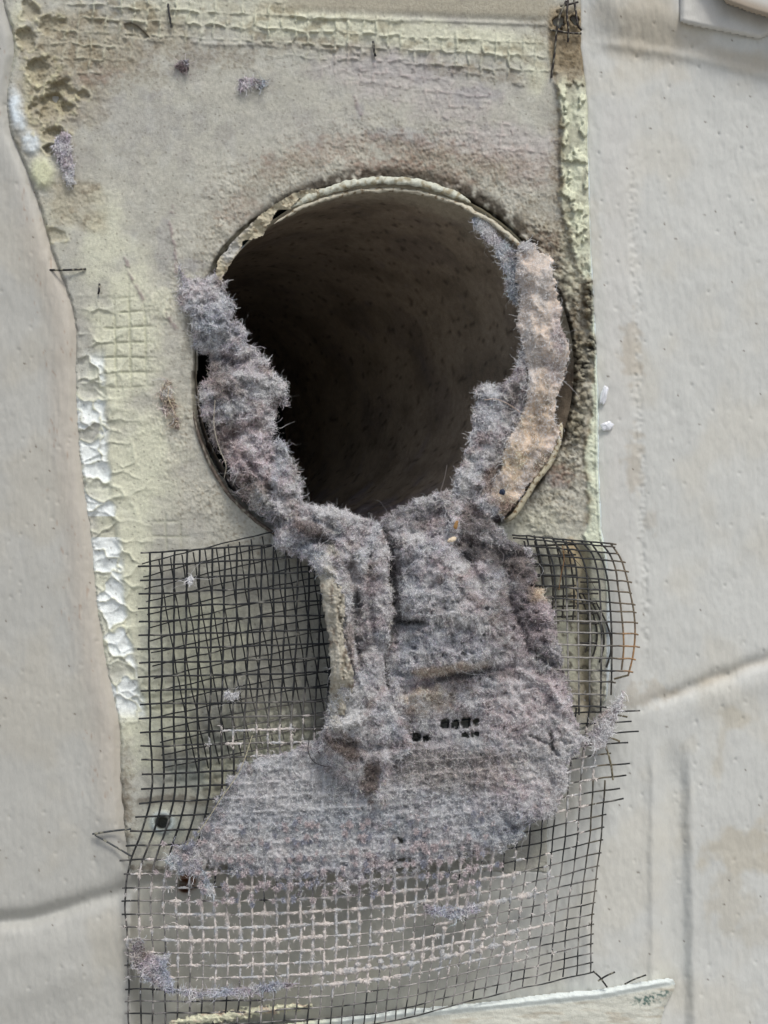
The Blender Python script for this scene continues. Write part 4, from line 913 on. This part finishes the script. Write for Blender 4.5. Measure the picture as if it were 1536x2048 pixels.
# ------------------------------------------------------------------ stray wire ends
def scrap(label, ptsl, r=2.2, colr=(38,36,36), group='cut wire ends around the plate'):
    P = []; Rr = []
    for pts in ptsl:
        p = spline(pts, 24); P.append(W(p[:,0]+.6*noise(p[:,0]/5,p[:,1]/5,450), p[:,1], p[:,2])); Rr.append(np.full(24, r*S))
    v, f = ring_tubes(P, Rr, 6); x = v[:,0]/S+768; y = 1024-(v[:,2]-Z0)/S
    c = mix(np.zeros((len(v),3))+lin(*colr), lin(170,162,140), .6*ss(.2,.4,fbm(x/8,y/8,451,2)))
    o = mesh('wire_scrap', v, f, M_WIRE, col=c); tag(o, label, 'wire scrap', group); return o
scrap('short black wire end poking out of the top left caulk', [[(336,8,10),(339,30,13),(343,56,9)]])
scrap('short black wire end poking out of the top middle caulk', [[(746,83,9),(748,98,12),(751,113,8)]])
scrap('horizontal black wire end in the caulk at the left border', [[(100,540,3),(130,540,11),(172,538,8)]])
scrap('tiny vertical black wire end beside the left embossed grid', [[(199,568,5),(198,580,12),(197,588,8)]])
scrap('forked painted wire sticking out over the left wall', [[(262,1658,20),(225,1662,14),(185,1668,10)],[(190,1670,10),(225,1690,14),(262,1712,18)]], 2.0, (60,62,64))
scrap('tangled rusty wires over the hole at the top right', [[(1101,60,10),(1115,62,14),(1140,66,14),(1163,67,12)],[(1132,2,14),(1120,30,16),(1114,60,16),(1110,100,12),(1103,155,8)],[(1136,0,14),(1134,30,18),(1137,62,15),(1136,84,10)],[(1148,0,14),(1152,25,16),(1158,55,14),(1163,60,8)],[(1120,12,12),(1140,8,14),(1156,4,12)]], 2.2, (40,32,28))
scrap('bent crossed black wire end at the lower right of the screen', [[(1186,1942,26),(1200,1955,30),(1214,1974,30)],[(1196,1962,30),(1212,1952,34),(1230,1944,36)]], 1.8)
scrap('single curved wire end above the sill at the lower right', [[(1250,1968,10),(1270,1958,26),(1292,1950,34)]], 1.6)
scrap('row of rusty wire ends curling off the right edge of the screen', [[(1205,1474,36),(1228,1478,40),(1240,1483,42)],[(1208,1482,36),(1222,1530,40),(1226,1560,38)],[(1228,1358,40),(1258,1350,46)],[(1235,1430,40),(1255,1434,44)]], 2.0, (96,86,66))

# ------------------------------------------------------------------ trim at the top right, sill at the bottom
def slab(name, poly, d0, d1, m, colfn, label=None, cat=None, parent=None, step=3, hf=None, jag=0):
    p = np.array(poly, float); a = p.min(0)-4; b = p.max(0)+4
    X, Y = np.meshgrid(np.arange(a[0], b[0], step), np.arange(a[1], b[1], step)); q = sdf(X, Y, poly)+jag*fbm(X/17,Y/9,480,4)+jag*.5*fbm(X/5,Y/5,481,2)
    H = d1+(hf(X, Y) if hf else 0)-7*(1-ss(0, 11, q)); F_ = gridfaces(*X.shape); ff = F_[(q.ravel()[F_] > 0).all(1)]; n = X.size
    e = np.concatenate([ff[:, [0,1]], ff[:, [1,2]], ff[:, [2,3]], ff[:, [3,0]]]); key = np.sort(e, 1); code = key[:,0].astype(np.int64)*n+key[:,1]
    u, idx, cnt = np.unique(code, return_index=True, return_counts=True); be = e[idx[cnt == 1]]
    side = np.stack([be[:,1], be[:,0], be[:,0]+n, be[:,1]+n], 1)
    v = np.concatenate([W(X,Y,H).reshape(-1,3), W(X,Y,0*H+d0).reshape(-1,3)])
    v, fa, c = compact(v, np.concatenate([ff, ff[:, ::-1]+n, side]), np.concatenate([colfn(X,Y).reshape(-1,3)]*2))
    o = mesh(name, v, fa, m, parent, col=c)
    if label: tag(o, label, cat)
    return o
cw = lambda x, y: (np.zeros(np.shape(x)+(3,))+lin(196,190,182))*(1+.05*fbm(x/60,y/40,460,3))[...,None]
slab('trim_board', [(1362,-300),(1358,44),(1372,50),(1420,60),(1480,72),(1522,80),(1540,70),(1560,84),(1700,110),(1700,-220),(1500,-300)], 4, 37, M_WALL, cw, 'grey cream trim board with a cracked lower edge in the top right corner', 'trim', hf=lambda x,y: 2*fbm(x/50,y/50,461,3)-40*ss(-24,24,-(y-(x-1400)*.32+0))*0)
# shelf-like soffit in the corner above the trim
slab('soffit_strip', [(1408,-60),(1450,8),(1500,26),(1560,44),(1700,90),(1700,-240),(1400,-300)], 30, 70, M_WALL, lambda x,y: mix(cw(x,y), lin(150,130,108), .8*ss(30,6,np.abs(y-((x-1450)*.36)))), 'brown edged painted soffit strip crossing the top right corner', 'trim')

sill = thing('sill_strip', 'white painted metal sill with chipped green corner below the screen', 'sill', 800, 2000)
def csill(x, y):
    c = np.zeros(np.shape(x)+(3,))+lin(203,198,184)
    top = np.interp(x, [240,600,1200,1345], [2072,2042,1982,1954])
    c = mix(c, lin(216,219,214), .8*ss(20,12,y-top)); c = mix(c, lin(172,156,134), .5*ss(.1,.5,fbm(x/80,y/14,470,4))*ss(14,22,y-top))  # top edge highlight painted as a lighter strip, brown streaks below
    c = mix(c, lin(212,205,168), .6*ss(700,600,x)); c = mix(c, lin(70,100,92), .9*blob(x,y,[(1295,1999,30,12,-15,1),(1325,1988,18,8,-10,.9)],.7,10,471)*ss(-.2,.1,fbm(x/7,y/7,472,3)))
    return c
slab('sill_face', [(360,2064),(500,2054),(610,2042),(700,2030),(800,2018),(900,2010),(1000,2000),(1100,1986),(1200,1978),(1262,1966),(1330,1955),(1346,1958),(1352,1966),(1348,1982),(1330,2015),(1318,2060),(1290,2140),(360,2140)], -10, 26, M_RIM, csill, parent=sill, hf=lambda x,y: 5*ss(6,16,y-np.interp(x,[240,600,1200,1345],[2072,2042,1982,1954]))*-1+1.5*fbm(x/40,y/20,473,3), step=1.7, jag=1.2)
slab('caulk_smear', [(330,2044),(370,2032),(430,2024),(500,2012),(590,2006),(630,2010),(600,2022),(520,2032),(460,2044),(420,2050),(340,2054)], 8, 34, M_PLAS, lambda x,y: mix(np.zeros(np.shape(x)+(3,))+lin(206,200,172), lin(190,168,148), ss(0,.4,fbm(x/40,y/14,474,3))), parent=sill, hf=lambda x,y: 3*fbm(x/16,y/12,475,3), step=1.8, jag=7)

# ------------------------------------------------------------------ small debris
def chip(name, label, cat, px, py, d, rx, ry, rd, m, colr, seed, ang=0):
    a = np.linspace(0, 2*np.pi, 33)[:-1]; b = np.linspace(-np.pi/2, np.pi/2, 14); A, B = np.meshgrid(a, b)
    x = np.cos(A)*np.cos(B); y = np.sin(A)*np.cos(B); z = np.sin(B); k = 1+.35*fbm(x*1.6+seed, y*1.6+z, seed, 3)
    x, y, z = x*k*rx, y*k*ry, z*k*rd; t = math.radians(ang); x, y = x*math.cos(t)-y*math.sin(t), x*math.sin(t)+y*math.cos(t)
    v = W((px+x).ravel(), (py+y).ravel(), (d+z).ravel()); n = 32
    i = np.arange(13)[:, None]*n+np.arange(n)[None]; j = np.arange(13)[:, None]*n+(np.arange(n)[None]+1) % n
    o = mesh(name, v, np.stack([i, j, j+n, i+n], -1).reshape(-1, 4), m, col=np.zeros((len(v),3))+lin(*colr)); tag(o, label, cat); return o
chip('leaf_fragment', 'small brown leaf fragment stuck in the lint below the duct', 'leaf', 912, 1050, 116, 4, 9, 2, M_RIM, (150,112,66), 480, 18)
chip('seed_husk', 'pale seed husk stuck in the lint below the duct', 'seed husk', 904, 1079, 122, 9, 5, 3, M_RIM, (222,200,172), 481, -20)
chip('bead', 'tiny blue black bead lodged in the brown lint by the right rim', 'bead', 1005, 984, 74, 6, 6, 6, M_RIM, (38,48,66), 482)
chip('glue_drop', 'shiny clear glue drop on the wall right of the duct, upper of two', 'glue drop', 1208, 790, 6, 8, 20, 5, M_GLUE, (235,238,242), 483, 12)
chip('glue_drop', 'curled clear glue drop on the wall right of the duct, lower of two', 'glue drop', 1214, 852, 6, 13, 9, 4, M_GLUE, (235,238,242), 484, -15)
